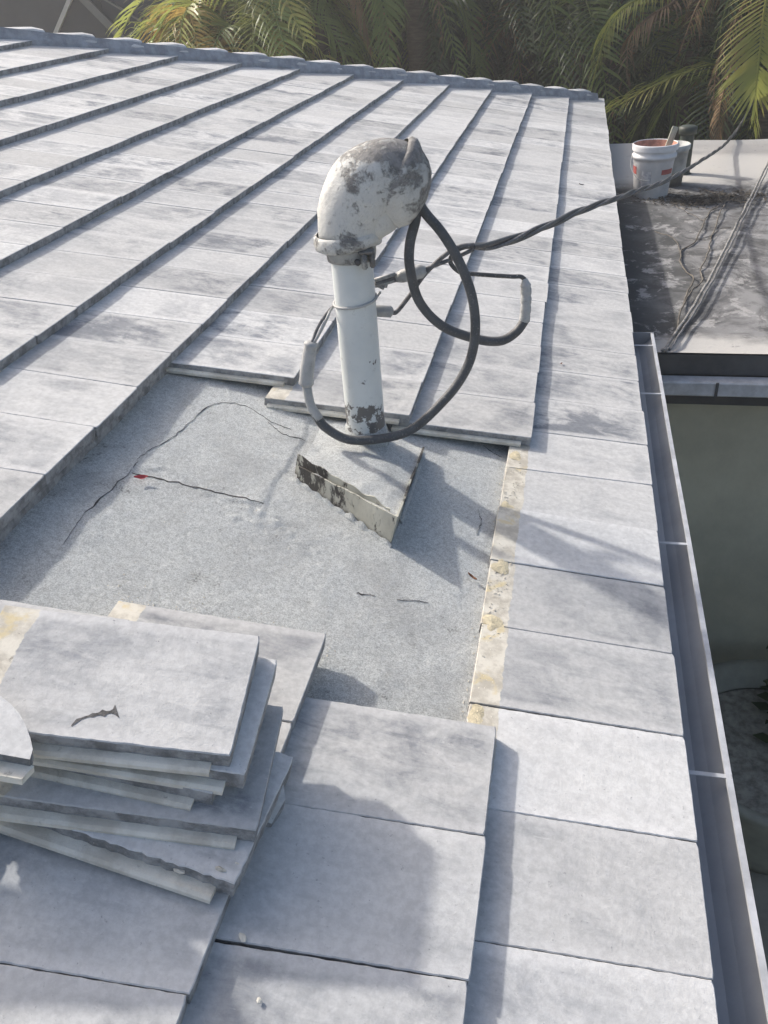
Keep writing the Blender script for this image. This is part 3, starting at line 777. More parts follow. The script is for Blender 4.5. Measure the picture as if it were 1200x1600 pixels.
# twisted service drop
drop_pts = [(-0.512, 2.135, 0.677), (-0.472, 2.278, 0.641), (-0.432, 2.437, 0.61), (-0.378, 2.648, 0.58), (-0.316, 2.894, 0.543), (-0.242, 3.182, 0.504), (-0.154, 3.528, 0.45), (-0.07, 3.859, 0.395), (0.045, 4.312, 0.321), (0.178, 4.837, 0.234), (0.342, 5.479, 0.147), (0.628, 6.606, 0.012), (0.983, 8.0, -0.13), (1.35, 9.4, -.12), (1.9, 11.4, .2)]
path = spline(drop_pts, 40)
drop = None
for s in range(3):
    q = []; d = 0
    for i, p in enumerate(path):
        if i: d += (path[i] - path[i - 1]).length
        t = (path[min(i + 1, len(path) - 1)] - path[max(i - 1, 0)]).normalized(); n1 = t.cross(Vector((0, 0, 1))).normalized(); n2 = n1.cross(t)
        a = d * 2 * math.pi / 1.05 + s * 2.1 + .8 * noise.noise(Vector((d * .9, 0, 0))); r_ = .0070 * (1 + .4 * noise.noise(Vector((d * 1.3, s * 7, 0)))) * min(1, d / .15 + .3)
        q.append(p + n1 * math.cos(a) * r_ + n2 * math.sin(a) * r_)
    V, F = tube_geo(q, 0.0068 if s < 2 else .005, 8)
    if s == 0: drop = link('overhead_cable', pyd('overhead_cable', V, F, True), M_CABLE); tag(drop, 'twisted black overhead service drop running from the mast past the bucket into the palms', 'cable')
    else: link('twisted_conductor', pyd('twisted_conductor', V, F, True), M_CABLE2 if s == 2 else M_CABLE, drop)

# ------------------------------------------------------------------ loose tiles
LT = [tile_mesh('loose_roof_tile', 200 + i, .03, True, .0, (.0018 if i == 4 else .0006), .034, .021 if i == 4 else .017) for i in range(5)]
def loose(i, u, v, n, rot, label, tilt=.0, roll=0.0, grp='lifted tiles piled on the roof'):
    o = link('loose_roof_tile', LT[i], None)
    o.matrix_world = tile_matrix(u, v, n, rot=rot, roll=roll, tilt=tilt)
    tag(o, label, 'roof tile', grp); return o
loose(0, .742, .774, .152, -.14, 'clean pale tile lying topmost on the pile with a dark scratch near its front edge', .055, .055)
loose(1, .738, .748, .124, -.10, 'second tile of the pile, just under the topmost one and jutting to the right', .03)
loose(2, .713, .785, .095, -.04, 'third tile of the pile with a full pale lip showing', .03)
loose(3, .694, .709, .068, -.13, 'wide shadowed tile in the lower pile jutting furthest towards the open patch', .03)
loose(4, .624, .714, .038, .075, 'lowest tile of the pile, turned askew with a ragged broken edge', .035)
t4 = bpy.data.objects['loose_roof_tile.004']
for i, (x, y, z, q) in enumerate([(.05, .004, -.006, .010), (.085, -.004, -.012, .008), (.03, .012, .001, .007), (.13, .0, -.010, .007), (.22, -.003, -.012, .009), (.30, -.004, -.012, .008), (.012, .03, -.004, .008)]):
    bm = bmesh.new(); bmesh.ops.create_icosphere(bm, subdivisions=1, radius=1); r = random.Random(i + 60)
    for w in bm.verts: w.co = Vector((x + w.co.x * q * 1.5 * r.uniform(.5, 1.2), y + w.co.y * q * .6 * r.uniform(.5, 1.2), z + w.co.z * q * .6 * r.uniform(.5, 1.2)))
    link('chipped_flake', frombm('chipped_flake', bm), M_BARE, t4)
t0 = bpy.data.objects['loose_roof_tile']
scr = []
for i in range(13):
    q = i / 12; scr.append((.235 - .055 * q, .012 + .036 * math.sqrt(q), (.0022 + .0034 * q * q) * (.45 + abs(noise.noise(Vector((i * 1.7, 2, 0)))) * 2.6)))
V = []
for x, y, w in scr: V += [(x + w * .6, y + w, .0006), (x - w * .6, y - w, .0006)]
link('dark_scratch', pyd('dark_scratch', V, [(2 * i, 2 * i + 1, 2 * i + 3, 2 * i + 2) for i in range(12)]), m_plain('dark_grime', (.12, .118, .118), .9, .5, 60, .4), t0)
# broken piece at the left, over the head of the top tile
def slab(name, poly, n0, th, mats, jitter=.0015):
    V, F, mi = [], [], []; m = len(poly)
    for (u, v, dn) in poly: V.append(RP(u, v, n0 + dn - th))
    for (u, v, dn) in poly: V.append(RP(u, v, n0 + dn))
    F.append(tuple(range(m, 2 * m))); mi.append(0); F.append(tuple(range(m))[::-1]); mi.append(2)
    for i in range(m): k = (i + 1) % m; F.append((i, k, m + k, m + i)); mi.append(1)
    me = bpy.data.meshes.new(name); me.from_pydata(V, [], F); me.uv_layers.new(name='UVMap')
    for lp in me.loops:
        c = me.vertices[lp.vertex_index].co; me.uv_layers[0].data[lp.index].uv = (.42 + c.x * .02, .5 + c.y * .02)
    for q in mats: me.materials.append(q)
    me.polygons.foreach_set('material_index', mi)
    bm = bmesh.new(); bm.from_mesh(me); bmesh.ops.recalc_face_normals(bm, faces=bm.faces); bm.to_mesh(me); bm.free()
    return me
poly = [(.640, 1.024, 0), (.656, 1.029, 0), (.672, 1.042, 0), (.690, 1.060, 0), (.703, 1.076, .001), (.714, 1.096, .001), (.724, 1.122, .002), (.728, 1.40, .002), (.585, 1.44, 0)]
fr = link('broken_roof_tile', slab('broken_roof_tile', poly, .158, .024, [M_TILE, M_EDGE, M_BARE])); tag(fr, 'broken tile piece with a curved snapped edge at the left of the pile', 'roof tile')
poly = [(.618, 1.024, 0), (.642, 1.020, 0), (.64, 1.08, 0), (.58, 1.44, 0), (.56, 1.44, 0)]
link('tile_lip', slab('tile_lip', poly, .143, .013, [M_BARE, M_BARE, M_BARE]), None, fr)
poly = [(.765, .700, -.02), (.795, .690, .008), (.835, .712, .030), (.800, .735, .020), (.76, .725, -.01)]
tag(link('tile_shard', slab('tile_shard', poly, .004, .024, [M_TILE, M_EDGE, M_BARE])), 'small triangular tile shard propped against the right side of the pile', 'shard')
def chip(u, v, n, s, label, name='tile_chip', mat=None, seed=0):
    r = random.Random(seed); bm = bmesh.new(); bmesh.ops.create_icosphere(bm, subdivisions=1, radius=1)
    for q in bm.verts: q.co = Vector((q.co.x * s * r.uniform(.6, 1.1), q.co.y * s * 1.4 * r.uniform(.6, 1.1), q.co.z * s * .4 * r.uniform(.6, 1.1)))
    bm.transform(Matrix.Translation(RP(u, v, n)) @ RM @ Matrix.Rotation(r.uniform(0, 3), 4, 'Z'))
    tag(link(name, frombm(name, bm), mat or M_BARE), label, 'chip')
chip(.585, .684, -.020, .0075, 'white mortar chip on the shaded tile below the pile', seed=1)
chip(.512, .636, -.016, .0045, 'tiny pale crumb beside the stepped tile edge at the bottom', seed=2)
chip(.52, .33, -.022, .004, 'tiny white crumb in the shade strip on the first course', seed=3)
chip(.92, .85, .154, .004, 'flat white droplet on the top of the pile', seed=4) if False else None
def leaf(u, v, n, s, mat, label, seed):
    r = random.Random(seed); V = []; F = []
    pr = [(0, .0), (.25, .26), (.5, .34), (.75, .22), (1, 0)]
    for (x, w) in pr:
        for sgn in (-1, 0, 1): V.append(Vector(((x - .5) * s * 2, sgn * w * s * 1.3, (abs(sgn) * .25 + (x - .5) ** 2 * .9) * s)))
    for i in range(4):
        for k in range(2): F.append((i * 3 + k, i * 3 + k + 1, i * 3 + k + 4, i * 3 + k + 3))
    Mx = Matrix.Translation(RP(u, v, n)) @ RM @ Matrix.Rotation(r.uniform(0, 6), 4, 'Z') @ Matrix.Rotation(.25, 4, 'X')
    tag(link('fallen_leaf', pyd('fallen_leaf', [Mx @ q for q in V], F), mat), label, 'leaf')
M_RED = m_leaf('red_leaf', (.42, .07, .085), (.33, .05, .06)); M_BRN = m_leaf('brown_leaf', (.26, .11, .05), (.18, .08, .04))
leaf(1.575, 1.29, -.050, .017, M_RED, 'small red leaf on the grey sheet beside the long crack', 2)
leaf(1.553, .455, -.050, .014, M_BRN, 'curled brown leaf at the edge of the pan shadow', 5)
leaf(2.85, .28, -.018, .008, M_BRN, 'tiny brown leaf on the first tile course', 7)
leaf(2.92, 1.895, -.022, .011, M_FASC, 'dark dry leaf on the upslope tiles left of the mast', 8)
leaf(5.75, .22, -.018, .016, M_FASC, 'small dark leaf on the first course near the far hip', 9)
# ------------------------------------------------------------------ bucket and things on the flat roof
bk = thing('bucket', 'white plastic pail with red label patches and an orange smeared rim on the flat roof', 'bucket', (.275, 6.45, FZ))
M_PAIL = m_plain('white_pail_plastic', (.66, .66, .67), .45, .10, 9, .05, .4)
lathe('pail_body', [(.0, .012), (.108, .012), (.112, .0), (.116, .004), (.136, .235), (.138, .238), (.139, .262), (.150, .264), (.151, .285), (.141, .290), (.142, .318), (.153, .322), (.154, .350), (.148, .356), (.146, .350), (.140, .30), (.134, .22)], M_PAIL, bk, 36)
lathe('mortar_residue', [(.001, .300), (.06, .298), (.12, .302), (.1385, .315), (.146, .351)], m_plain('orange_residue', (.46, .25, .19), .9, .35, 20, .5), bk, 30)
def label_patch(a0, a1, z0, z1, mat, name='label_patch'):
    V, F = [], []
    for i in range(9):
        a = a0 + (a1 - a0) * i / 8
        for z in (z0, z1):
            r = .116 + (.136 - .116) * (z - .004) / .231 + .0012; V.append((r * math.cos(a), r * math.sin(a), z))
    for i in range(8): F.append((2 * i, 2 * i + 2, 2 * i + 3, 2 * i + 1))
    link(name, pyd(name, V, F), mat, bk)
M_REDL = m_plain('red_print', (.40, .11, .10), .5, .1, 20)
M_GRYL = m_paint_chip('faded_grey_print', (.60, .60, .61), (.36, .36, .40), 40, .48, .56)
label_patch(rad(-68), rad(-22), .165, .198, M_REDL); label_patch(rad(-185), rad(-150), .165, .215, M_REDL); label_patch(rad(-128), rad(-98), .085, .19, M_GRYL, 'faded_emblem')
V, F = tube_geo(spline([(-.150, -.02, .285), (-.155, -.06, .22), (-.12, -.125, .16), (-.08, -.142, .14), (-.03, -.146, .135)], 6), .003, 6); link('bail_handle', pyd('bail_handle', V, F, True), M_TAPE, bk)
lathe('torn_label', [(.1535, .315), (.1545, .33), (.153, .352)], M_PAIL, bk, 30)
st = link('wooden_stick', frombm('wooden_stick', box_bm(-.020, .020, -.010, .010, -.16, .16, .003)), m_plain('greenish_grey_wood', (.34, .36, .30), .8, .2, 10, .3, streak=(8, 8, 1)))
st.matrix_world = Matrix.Translation((.350, 6.44, FZ + .30)) @ Matrix.Rotation(rad(17), 4, 'Y') @ Matrix.Rotation(rad(-8), 4, 'X')
tag(st, 'flat grey green wooden stick standing in the white pail', 'stick')
b2 = thing('second_bucket', 'spotted white pail half hidden behind the front pail', 'bucket', (.415, 6.80, FZ))
lathe('pail_body', [(.0, .01), (.100, .01), (.103, 0), (.125, .24), (.135, .25), (.137, .28), (.130, .285), (.118, .1)], m_paint_chip('spotted_white_plastic', (.52, .53, .52), (.10, .10, .10), 22, .62, .65), b2, 28)
vt = thing('vent_pipe', 'dark roof vent pipe with a flanged cap behind the pails', 'vent', (.56, 7.15, FZ))
M_VENT = m_plain('dark_green_metal', (.045, .055, .045), .5, .3, 12, .2, .4)
lathe('pipe', [(.07, 0), (.052, .012), (.05, .03), (.05, .30)], M_VENT, vt, 20)
lathe('cap', [(.04, .285), (.066, .288), (.068, .335), (.05, .345), (.001, .348)], M_VENT, vt, 20)
# leaf litter round the pail
V, F = [], []; r = random.Random(4)
for i in range(1500):
    a = r.gauss(0, 1); x = .62 + a * .22; y = 6.32 + .10 * r.gauss(0, 1) + .05 * math.sin(x * 9); z = FZ + .004 + r.random() * .012
    s = r.uniform(.006, .022); an = r.uniform(0, 6.3); c, q = math.cos(an) * s, math.sin(an) * s; tl = r.uniform(-.6, .6) * s
    b = len(V); V += [(x + c, y + q, z + tl), (x - q * .4, y + c * .4, z), (x - c, y - q, z - tl * .3 + .002), (x + q * .4, y - c * .4, z + .003)]; F.append((b, b + 1, b + 2, b + 3))
tag(link('leaf_litter', pyd('leaf_litter', V, F), m_leaf('litter', (.10, .085, .065), (.045, .04, .035), 9, .05, .9)), 'dark leaf litter heaped on the flat roof behind the pail', 'leaf litter', kind='stuff')
# vine stems and a rope lying over the flat roof
M_VINE = m_plain('dry_vine_bark', (.15, .135, .115), .9, .4, 30, .5)
zz = FZ + .014
def onroof(pts, dz=0): return [(x, y, zz + dz + .008 * math.sin(i * 1.7)) for i, (x, y) in enumerate(pts)]
vine = thing('dry_vine', 'bare dry vine with forking stems creeping over the stained flat roof', 'vine', (.25, 3.75, FZ))
def vpart(pts, r, dz=0):
    o = tube('stem', onroof(pts, dz), r * .5, M_VINE, vine, 6, 6, .012); o.location = (-.25, -3.75, -FZ); return o
vpart([(.225, 3.74), (.26, 3.99), (.30, 4.2), (.33, 4.35), (.37, 4.55), (.34, 4.75), (.36, 5.07), (.46, 5.26), (.52, 5.5), (.56, 5.69), (.62, 5.95), (.73, 6.17)], .0085)
vpart([(.30, 4.18), (.355, 4.35), (.42, 4.55), (.43, 4.71), (.47, 4.85), (.50, 5.0), (.54, 5.25), (.60, 5.53), (.66, 5.8), (.72, 6.08)], .008)
vpart([(.24, 5.48), (.30, 5.35), (.35, 5.2), (.36, 5.07)], .006)
vpart([(.46, 5.26), (.55, 5.33), (.62, 5.5), (.70, 5.60)], .004)
vpart([(.56, 5.69), (.47, 5.9), (.43, 6.1)], .004); vpart([(.73, 6.17), (.85, 6.3), (.95, 6.32), (1.1, 6.5)], .005); vpart([(.73, 6.17), (.70, 6.4), (.62, 6.6)], .005)
ropeA = [(.135, 3.43), (.16, 3.55), (.24, 3.82), (.32, 4.07), (.46, 4.55), (.65, 5.25), (.89, 6.15), (1.2, 7.3), (1.5, 8.39), (1.62, 8.8)]
rz = [.075, .03, .022, .022, .024, .03, .035, .04, .04, .1]
ra = tube('grey_rope', [(x, y, FZ + z) for (x, y), z in zip(ropeA, rz)], .0078, m_plain('frayed_grey_rope', (.24, .235, .225), .9, .45, 40, .6), None, 8, 8, .005)
tag(ra, 'pale frayed rope stretched low over the flat roof from the gutter end', 'rope')
rb_ = tube('dark_wire', [(x + .022, y - .01, FZ + z + .01) for (x, y), z in zip(ropeA, rz)], .0052, M_CABLE2, None, 8, 8, .006)
tag(rb_, 'dark wire running close beside the frayed rope over the flat roof', 'cable')

# ------------------------------------------------------------------ below the eave
pl = thing('planter', 'large round grey planter bowl on the ground below the gutter', 'planter', (.86, 3.0, -2.6))
lathe('bowl', [(.001, .02), (.25, .0), (.40, .25), (.50, .62), (.54, .70), (.53, .72), (.48, .70), (.44, .60)], m_plain('grey_planter', (.30, .30, .25), .8, .15, 6), pl, 40)
lathe('soil', [(.001, .58), (.3, .585), (.443, .59)], m_plain('dark_soil', (.30, .285, .24), .95, .4, 20, .6), pl, 30)
def leafy(name, label, cat, x, y, z, hgt, spread, n, size, mat, seed, stem_mat):
    t = thing(name, label, cat, (x, y, z)); r = random.Random(seed)
    V, F = [], []
    stems = []
    for i in range(n):
        a = r.uniform(0, 6.3); rr = spread * math.sqrt(r.random()); h = hgt * (.35 + .65 * r.random())
        c = Vector((rr * math.cos(a), rr * math.sin(a), h)); d = Vector((math.cos(a + r.uniform(-1, 1)), math.sin(a + r.uniform(-1, 1)), r.uniform(-.7, .4))).normalized() * size * r.uniform(.7, 1.3)
        w = d.cross(Vector((0, 0, 1))).normalized() * size * .35
        b = len(V); V += [c, c + d * .5 + w, c + d, c + d * .5 - w]; F.append((b, b + 1, b + 2, b + 3))
    link('foliage', pyd('foliage', V, F), mat, t)
    bm = bmesh.new()
    for i in range(7):
        a = i * .9; vv, ff = tube_geo(spline([(0, 0, 0), (spread * .3 * math.cos(a), spread * .3 * math.sin(a), hgt * .5), (spread * .6 * math.cos(a), spread * .6 * math.sin(a), hgt * .9)], 4), .012, 5)
        q = [bm.verts.new(w) for w in vv]
        for f in ff: bm.faces.new([q[k] for k in f])
    link('stem', frombm('stem', bm), stem_mat, t); return t
M_SHR = m_leaf('shrub_leaf', (.035, .055, .022), (.06, .085, .03), 6)
leafy('shrub', 'dark leafy shrub standing against the shaded grey green wall', 'shrub', 1.12, 3.15, -2.6, 1.5, .32, 260, .10, M_SHR, 3, M_VINE)

# ------------------------------------------------------------------ screen enclosure far left
sc = thing('screen_enclosure', 'dark screened pool enclosure with slanting pale frame beams behind the hip', 'enclosure', (-8.5, 12.2, -2.6))
def spart(name, me, mat): 
    o = link(name, me, mat, sc); o.location = (8.5, -12.2, 2.6); return o
M_SCR = m_plain('dark_screen_mesh', (.060, .063, .068), .8, .12, 2, .05, .3); M_SCR2 = m_plain('blue_grey_screen_mesh', (.048, .053, .066), .8, .12, 2, .05, .3)
M_BEAM = m_plain('pale_beam', (.40, .39, .36), .6, .1, 6); M_BEAM2 = m_plain('grey_beam', (.15, .15, .145), .7, .1, 6)  # second beam colour is a darker grey of its own
spart('screen_panel', frombm('screen_panel', box_bm(-15, -6.62, 12.10, 12.12, -2.6, 1.45)), M_SCR)
spart('screen_panel', frombm('screen_panel', box_bm(-6.615, -4.9, 12.10, 12.12, -2.6, 1.45)), M_SCR2)
def beam(a, b, w, mat, y=12.04):
    a, b = Vector((a[0], y, a[1])), Vector((b[0], y, b[1])); d = (b - a).normalized(); n = Vector((d.z, 0, -d.x)); q = Vector((0, 1, 0))
    V = []
    for p in (a, b):
        for s, t in ((-1, -1), (1, -1), (1, 1), (-1, 1)): V.append(p + n * s * w / 2 + q * t * .02)
    spart('frame_beam', pyd('frame_beam', V, [(0, 1, 2, 3), (4, 7, 6, 5), (0, 4, 5, 1), (1, 5, 6, 2), (2, 6, 7, 3), (3, 7, 4, 0)]), mat)
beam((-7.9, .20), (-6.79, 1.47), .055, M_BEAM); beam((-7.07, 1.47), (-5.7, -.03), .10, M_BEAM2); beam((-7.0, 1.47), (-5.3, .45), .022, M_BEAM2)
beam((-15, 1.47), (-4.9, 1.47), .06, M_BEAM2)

# ------------------------------------------------------------------ palms
def frond_mesh(name, ctrl, n_pairs, leaf_len, droop, seed, width=.035, vee=.5, ragged=.1):
    r = random.Random(seed); P = spline(ctrl, 8); N = len(P)
    V, F = tube_geo(P, [.016 * (1 - .85 * i / (N - 1)) + .002 for i in range(N)], 5)
    for i in range(n_pairs):
        t = .14 + .86 * i / (n_pairs - 1); f = t * (N - 1); k = min(int(f), N - 2); p = P[k].lerp(P[k + 1], f - k)
        T = (P[k + 1] - P[k]).normalized(); sd_ = T.cross(Vector((0, 0, 1)));
        if sd_.length < .05: sd_ = T.cross(Vector((0, 1, 0)))
        sd_.normalize(); up = sd_.cross(T).normalized()
        ln = leaf_len * (math.sin(math.pi * (.12 + .80 * t)) ** .7) * r.uniform(.85, 1.1)
        for s in (-1, 1):
            if r.random() < ragged: continue
            d = (sd_ * s + T * (.45 + .5 * t) + up * vee * r.uniform(.5, 1.2)).normalized()
            q = p.copy(); w = width * r.uniform(.8, 1.15); pts = [q.copy()]; nseg = 4
            for a in range(nseg):
                d = (d + Vector((0, 0, -1)) * droop * (a + 1) / nseg * r.uniform(.7, 1.3) + Vector((r.uniform(-1, 1), r.uniform(-1, 1), 0)) * .05).normalized()
                q = q + d * ln / nseg; pts.append(q.copy())
            b = len(V)
            for a, pp in enumerate(pts):
                ww = w * (.55, 1, .85, .5, .06)[a] * .5
                wd = (T * .8 + up * .3 * s).normalized() * ww
                V += [pp - wd, pp + wd]
            for a in range(nseg): F.append((b + 2 * a, b + 2 * a + 1, b + 2 * a + 3, b + 2 * a + 2))
    return pyd(name, V, F)
G1 = m_leaf('green_frond', (.14, .20, .05), (.20, .25, .07), 1.5, .42); G2 = m_leaf('yellow_green_frond', (.27, .33, .08), (.36, .34, .09), 1.5, .5)
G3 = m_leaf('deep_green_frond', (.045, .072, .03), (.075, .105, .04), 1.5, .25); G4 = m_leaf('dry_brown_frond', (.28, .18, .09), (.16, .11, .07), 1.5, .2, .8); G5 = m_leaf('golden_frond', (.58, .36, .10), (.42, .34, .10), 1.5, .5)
def arch(Lh, rise, fall):   # frond control points in the xz plane, root at the origin
    return [(0, 0, 0), (Lh * .25, 0, rise * .75), (Lh * .55, 0, rise), (Lh * .82, 0, rise - fall * .35), (Lh, 0, rise - fall)]
ARCH = {}
def fm(kind, i):
    key = (kind, i)
    if key not in ARCH:
        mat = {'g': G1, 'y': G2, 'd': G3, 'b': G4, 'o': G5}[kind]
        rr = random.Random(hash(key) % 999 if False else (ord(kind) * 7 + i))
        if kind == 'b': c = arch(.7 + .2 * rr.random(), .25, 1.9); me = frond_mesh('frond', c, 30, .40, 1.1, i, .026, -.2, .3)
        else: c = arch(1.5 + .35 * rr.random(), .65 + .3 * rr.random(), 1.25 + .4 * rr.random()); me = frond_mesh('frond', c, 42, .52, .32, i + 3, .036)
        me.materials.append(mat); ARCH[key] = me
    return ARCH[key]
M_TRUNK = m_plain('palm_trunk', (.085, .068, .05), .9, .4, 9, .6, streak=(1, 1, 6))
def palm(x, y, zc, n, kinds, label, seed, scale=1.0, r0=.085):
    t = thing('palm_tree', label, 'palm', (x, y, -2.6), 'palms behind the roof'); r = random.Random(seed); hgt = zc + 2.6
    tube('trunk', [(0, 0, 0), (.04, .02, hgt * .4), (-.02, .03, hgt * .75), (0, 0, hgt)], r0, M_TRUNK, t, 10, 6)
    for i in range(n):
        k = kinds[r.randrange(len(kinds))]; o = link('frond', fm(k, r.randrange(3)), None, t)
        o.location = (r.uniform(-.05, .05), r.uniform(-.05, .05), hgt - r.uniform(0, .25)); s = scale * r.uniform(.85, 1.15); o.scale = (s, s, s)
        o.rotation_euler = (r.uniform(-.25, .25), r.uniform(-.45, .35), i * 2.39996 + r.uniform(-.3, .3))
    return t
palm(-4.75, 11.6, .30, 24, 'yogyoo', 'golden areca palm clump at the dark screen edge', 1, .85, .05)
palm(-4.2, 11.3, .45, 24, 'gygyg', 'bright green bushy palm right of the golden clump', 2, .9, .05)
palm(-3.4, 11.9, 1.1, 20, 'gdbog', 'palm with a brown hanging skirt of dead fronds, left of the thick trunk', 3, 1.0, .07)
palm(-2.25, 11.7, 2.5, 18, 'gdb', 'thick trunked palm rising behind the middle of the hip', 4, 1.1, .15)
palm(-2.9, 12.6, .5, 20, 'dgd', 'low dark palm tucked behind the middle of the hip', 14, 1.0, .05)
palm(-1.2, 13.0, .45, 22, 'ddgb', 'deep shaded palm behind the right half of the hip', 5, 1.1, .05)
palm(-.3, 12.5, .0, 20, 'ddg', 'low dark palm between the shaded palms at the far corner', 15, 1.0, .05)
palm(.2, 12.7, .9, 20, 'dgbd', 'shaded palm standing behind the far roof corner', 6, 1.05, .06)
palm(1.0, 11.9, .95, 20, 'dgbb', 'palm with grey dead fronds above the pails', 7, 1.0, .06)
palm(1.5, 11.0, -.35, 20, 'ddg', 'low dark palm behind the pale end of the flat roof', 16, .95, .05)
palm(2.6, 10.9, 1.0, 20, 'ggdb', 'palm at the right edge over the pale end of the flat roof', 8, 1.05, .06)
palm(3.6, 11.6, 1.6, 16, 'gdg', 'palm furthest to the right beyond the flat roof', 10, 1.1)
# individual fronds that hang into the picture: parts of extra palms placed where their roots are
def hero(x, y, zc, label, fr, r0=.07):
    t = thing('palm_tree', label, 'palm', (x, y, -2.6), 'palms behind the roof')
    tube('trunk', [(0, 0, 0), (.03, .02, (zc + 2.6) * .5), (0, 0, zc + 2.6)], r0, M_TRUNK, t, 10, 6)
    for i, (ctrl, pairs, ll, dr, mat, wdt, vee, rg) in enumerate(fr):
        me = frond_mesh('frond', [(a - x, b - y, c + 2.6) for a, b, c in ctrl], pairs, ll, dr, 60 + i + int(x * 10), wdt, vee, rg); link('frond', me, mat, t)
    return t
hero(1.55, 9.6, 1.45, 'close palm with a big sunlit green frond hanging at the right edge', [
    ([(1.55, 9.6, 1.45), (1.39, 9.3, 1.11), (1.29, 9.0, .79), (1.28, 8.85, .46), (1.29, 8.8, .16), (1.33, 8.8, -.16)], 46, .46, .12, G2, .040, .0, .03),
    ([(1.55, 9.6, 1.45), (1.37, 9.3, 1.0), (1.16, 9.1, .55), (1.06, 9.0, .2), (1.03, 8.95, -.06), (1.07, 8.9, -.34)], 38, .26, 1.0, G4, .024, -.2, .15),
    ([(1.55, 9.6, 1.45), (1.35, 9.4, 1.1), (1.12, 9.2, .75), (.98, 9.1, .35), (.98, 9.1, .02)], 34, .26, 1.0, G4, .022, -.2, .2),
    ([(1.55, 9.6, 1.45), (1.75, 9.3, 1.0), (1.78, 9.1, .5), (1.72, 9.0, .0)], 34, .3, .9, G4, .024, -.2, .2),
    ([(1.55, 9.6, 1.45), (2.1, 9.4, 1.6), (2.6, 9.3, 1.3), (2.9, 9.2, .6)], 40, .5, .3, G1, .036, .3, .05),
    ([(1.55, 9.6, 1.45), (1.7, 10.1, 1.8), (1.8, 10.7, 1.7), (1.9, 11.2, 1.0)], 40, .5, .3, G1, .036, .3, .05)])
hero(1.35, 10.4, .25, 'low palm with an arching green frond reaching over the far roof corner', [
    ([(1.35, 10.4, .20), (1.13, 10.3, .23), (.75, 10.2, .15), (.37, 10.1, .01), (.02, 10.0, -.16), (-.24, 9.95, -.28)], 48, .42, .40, G2, .034, .35, .03),
    ([(1.35, 10.4, .20), (1.0, 10.4, .12), (.72, 10.4, -.08), (.55, 10.4, -.40)], 36, .42, .4, G1, .034, .3, .05),
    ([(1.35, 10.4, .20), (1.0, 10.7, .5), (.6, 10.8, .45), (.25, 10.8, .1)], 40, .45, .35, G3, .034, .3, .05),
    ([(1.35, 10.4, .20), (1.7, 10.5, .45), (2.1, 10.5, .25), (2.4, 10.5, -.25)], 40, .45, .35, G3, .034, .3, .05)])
hero(.9, 11.1, .95, 'palm with drooping pale tipped fronds above the far roof corner', [
    ([(.9, 11.1, .95), (.59, 10.9, .90), (.22, 10.7, .80), (.02, 10.6, .61), (-.07, 10.55, .32), (-.15, 10.5, -.10)], 46, .36, .7, G2, .026, .1, .05),
    ([(.9, 11.1, .95), (.65, 10.7, .78), (.43, 10.6, .68), (.24, 10.5, .49), (.24, 10.5, .12)], 34, .36, 1.0, G4, .024, -.1, .15),
    ([(.9, 11.1, .95), (.95, 10.7, .85), (.85, 10.5, .65), (.75, 10.45, .30)], 30, .36, 1.0, G4, .022, -.1, .2)])
hero(-4.55, 11.45, 1.25, 'golden palm at the left whose drooping fronds hang over the hip', [
    ([(-4.55, 11.45, 1.25), (-4.69, 11.3, 1.29), (-4.98, 11.3, 1.11), (-5.3, 11.3, .95), (-5.52, 11.3, .72), (-5.61, 11.3, .45)], 46, .40, .7, G5, .034, .2, .03),
    ([(-4.55, 11.45, 1.25), (-4.70, 11.2, 1.2), (-4.88, 11.2, .97), (-5.1, 11.2, .71), (-5.25, 11.2, .35)], 46, .40, .7, G2, .034, .2, .03),
    ([(-4.55, 11.45, 1.25), (-4.5, 11.2, 1.25), (-4.55, 11.15, .95), (-4.7, 11.1, .6), (-4.85, 11.1, .3)], 46, .40, .6, G2, .034, .2, .03),
    ([(-4.55, 11.45, 1.25), (-4.3, 11.3, 1.4), (-4.2, 11.2, 1.1), (-4.36, 11.15, .75), (-4.46, 11.1, .35)], 46, .42, .6, G1, .034, .2, .03),
    ([(-4.55, 11.45, 1.25), (-4.75, 11.0, 1.15), (-5.0, 10.9, .85), (-5.2, 10.85, .5), (-5.3, 10.85, .25)], 44, .36, .9, G5, .030, .1, .04),
    ([(-4.55, 11.45, 1.25), (-4.55, 11.0, 1.2), (-4.75, 10.9, .9), (-4.95, 10.85, .55), (-5.05, 10.85, .2)], 46, .38, .6, G1, .034, .2, .04),
    ([(-4.55, 11.45, 1.25), (-4.2, 11.0, 1.3), (-4.1, 10.9, 1.0), (-4.15, 10.85, .6), (-4.25, 10.85, .2)], 46, .40, .6, G2, .034, .2, .04),
    ([(-4.55, 11.45, 1.25), (-4.9, 11.6, 1.4), (-5.3, 11.6, 1.2), (-5.65, 11.6, .8)], 42, .42, .6, G5, .034, .2, .03)])
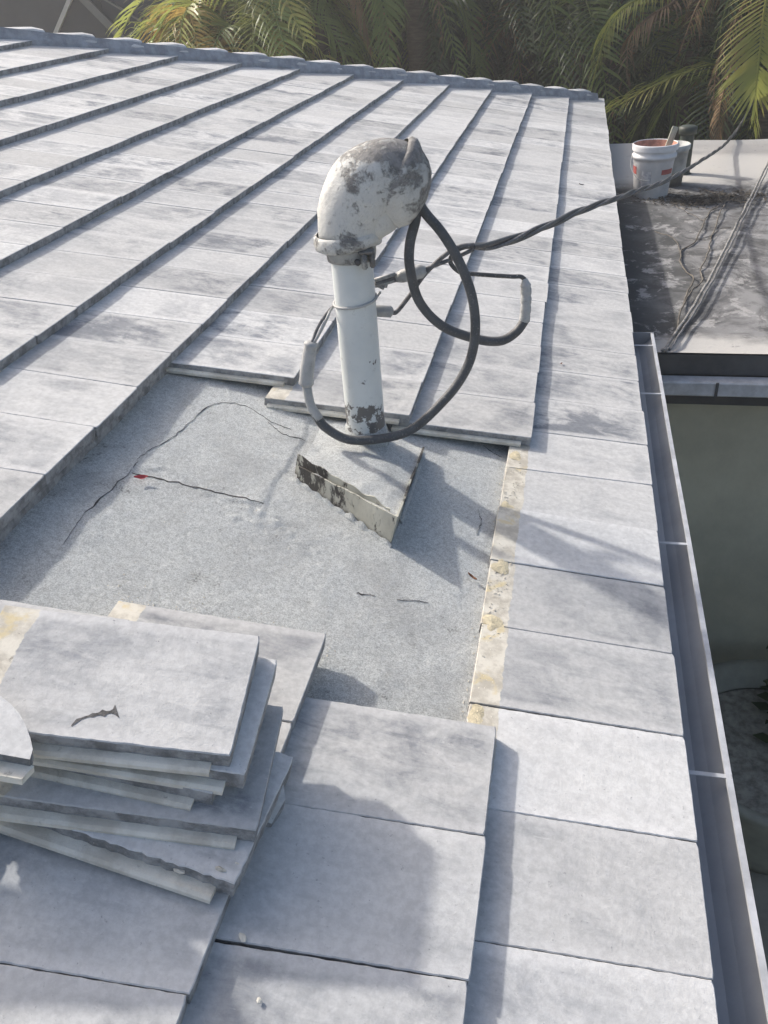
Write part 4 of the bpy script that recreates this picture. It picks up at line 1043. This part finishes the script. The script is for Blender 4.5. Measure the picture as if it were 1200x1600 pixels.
hero(-3.45, 11.5, 1.6, 'palm with one golden dead frond and a glossy green frond hanging behind the hip', [
    ([(-3.45, 11.5, 1.6), (-3.8, 11.3, 1.5), (-3.98, 11.2, 1.15), (-3.95, 11.2, .85), (-3.86, 11.2, .55)], 36, .36, 1.1, G5, .030, -.2, .08),
    ([(-3.45, 11.5, 1.6), (-3.4, 11.3, 1.5), (-3.28, 11.2, 1.1), (-3.22, 11.2, .65), (-3.19, 11.2, .25)], 44, .36, .9, G1, .030, -.1, .05),
    ([(-3.45, 11.5, 1.6), (-3.1, 11.3, 1.5), (-2.85, 11.2, 1.0), (-2.75, 11.2, .5)], 36, .36, 1.1, G4, .028, -.2, .1)])

# dense dark planting that closes the view
V, F = [], []; r = random.Random(12)
for i in range(85000):
    x = r.uniform(-9, 7); dp = r.random() ** 1.3; y = 13.4 + dp * 4.5 + .6 * noise.noise(Vector((x * .6, 0, 0))); top = 2.6 + 1.0 * noise.noise(Vector((x * .5, 3, 0)))
    z = -2.6 + (top + 2.6) * r.random() ** .8
    s = r.uniform(.06, .15) * (1 + 1.6 * dp); d = Vector((r.uniform(-1, 1), r.uniform(-1, .3), r.uniform(-1, .4))).normalized() * s; w = d.cross(Vector((r.uniform(-1, 1), r.uniform(-1, 1), 1))).normalized() * s * .32
    c = Vector((x, y, z)); b = len(V); V += [c - d, c + w, c + d, c - w]; F.append((b, b + 1, b + 2, b + 3))
tag(link('hedge', pyd('hedge', V, F), m_leaf('hedge_leaf', (.034, .046, .024), (.055, .07, .034), .8, .15)), 'dense dark hedge mass closing the view behind the palms', 'hedge', kind='stuff')

# ------------------------------------------------------------------ bright hazy air
hz = box_bm(-27, 23, -13, 35, -3.6, 4.6)
hm = bpy.data.materials.new('hazy_air'); hm.use_nodes = True; nt_ = hm.node_tree; nt_.nodes.clear()
ho = nt_.nodes.new('ShaderNodeOutputMaterial'); pv = nt_.nodes.new('ShaderNodeVolumePrincipled')
pv.inputs['Color'].default_value = (.93, .95, .97, 1); pv.inputs['Density'].default_value = .0052; pv.inputs['Anisotropy'].default_value = .35
nt_.links.new(pv.outputs[0], ho.inputs['Volume'])
tag(link('haze', frombm('haze', hz), hm), kind='stuff')
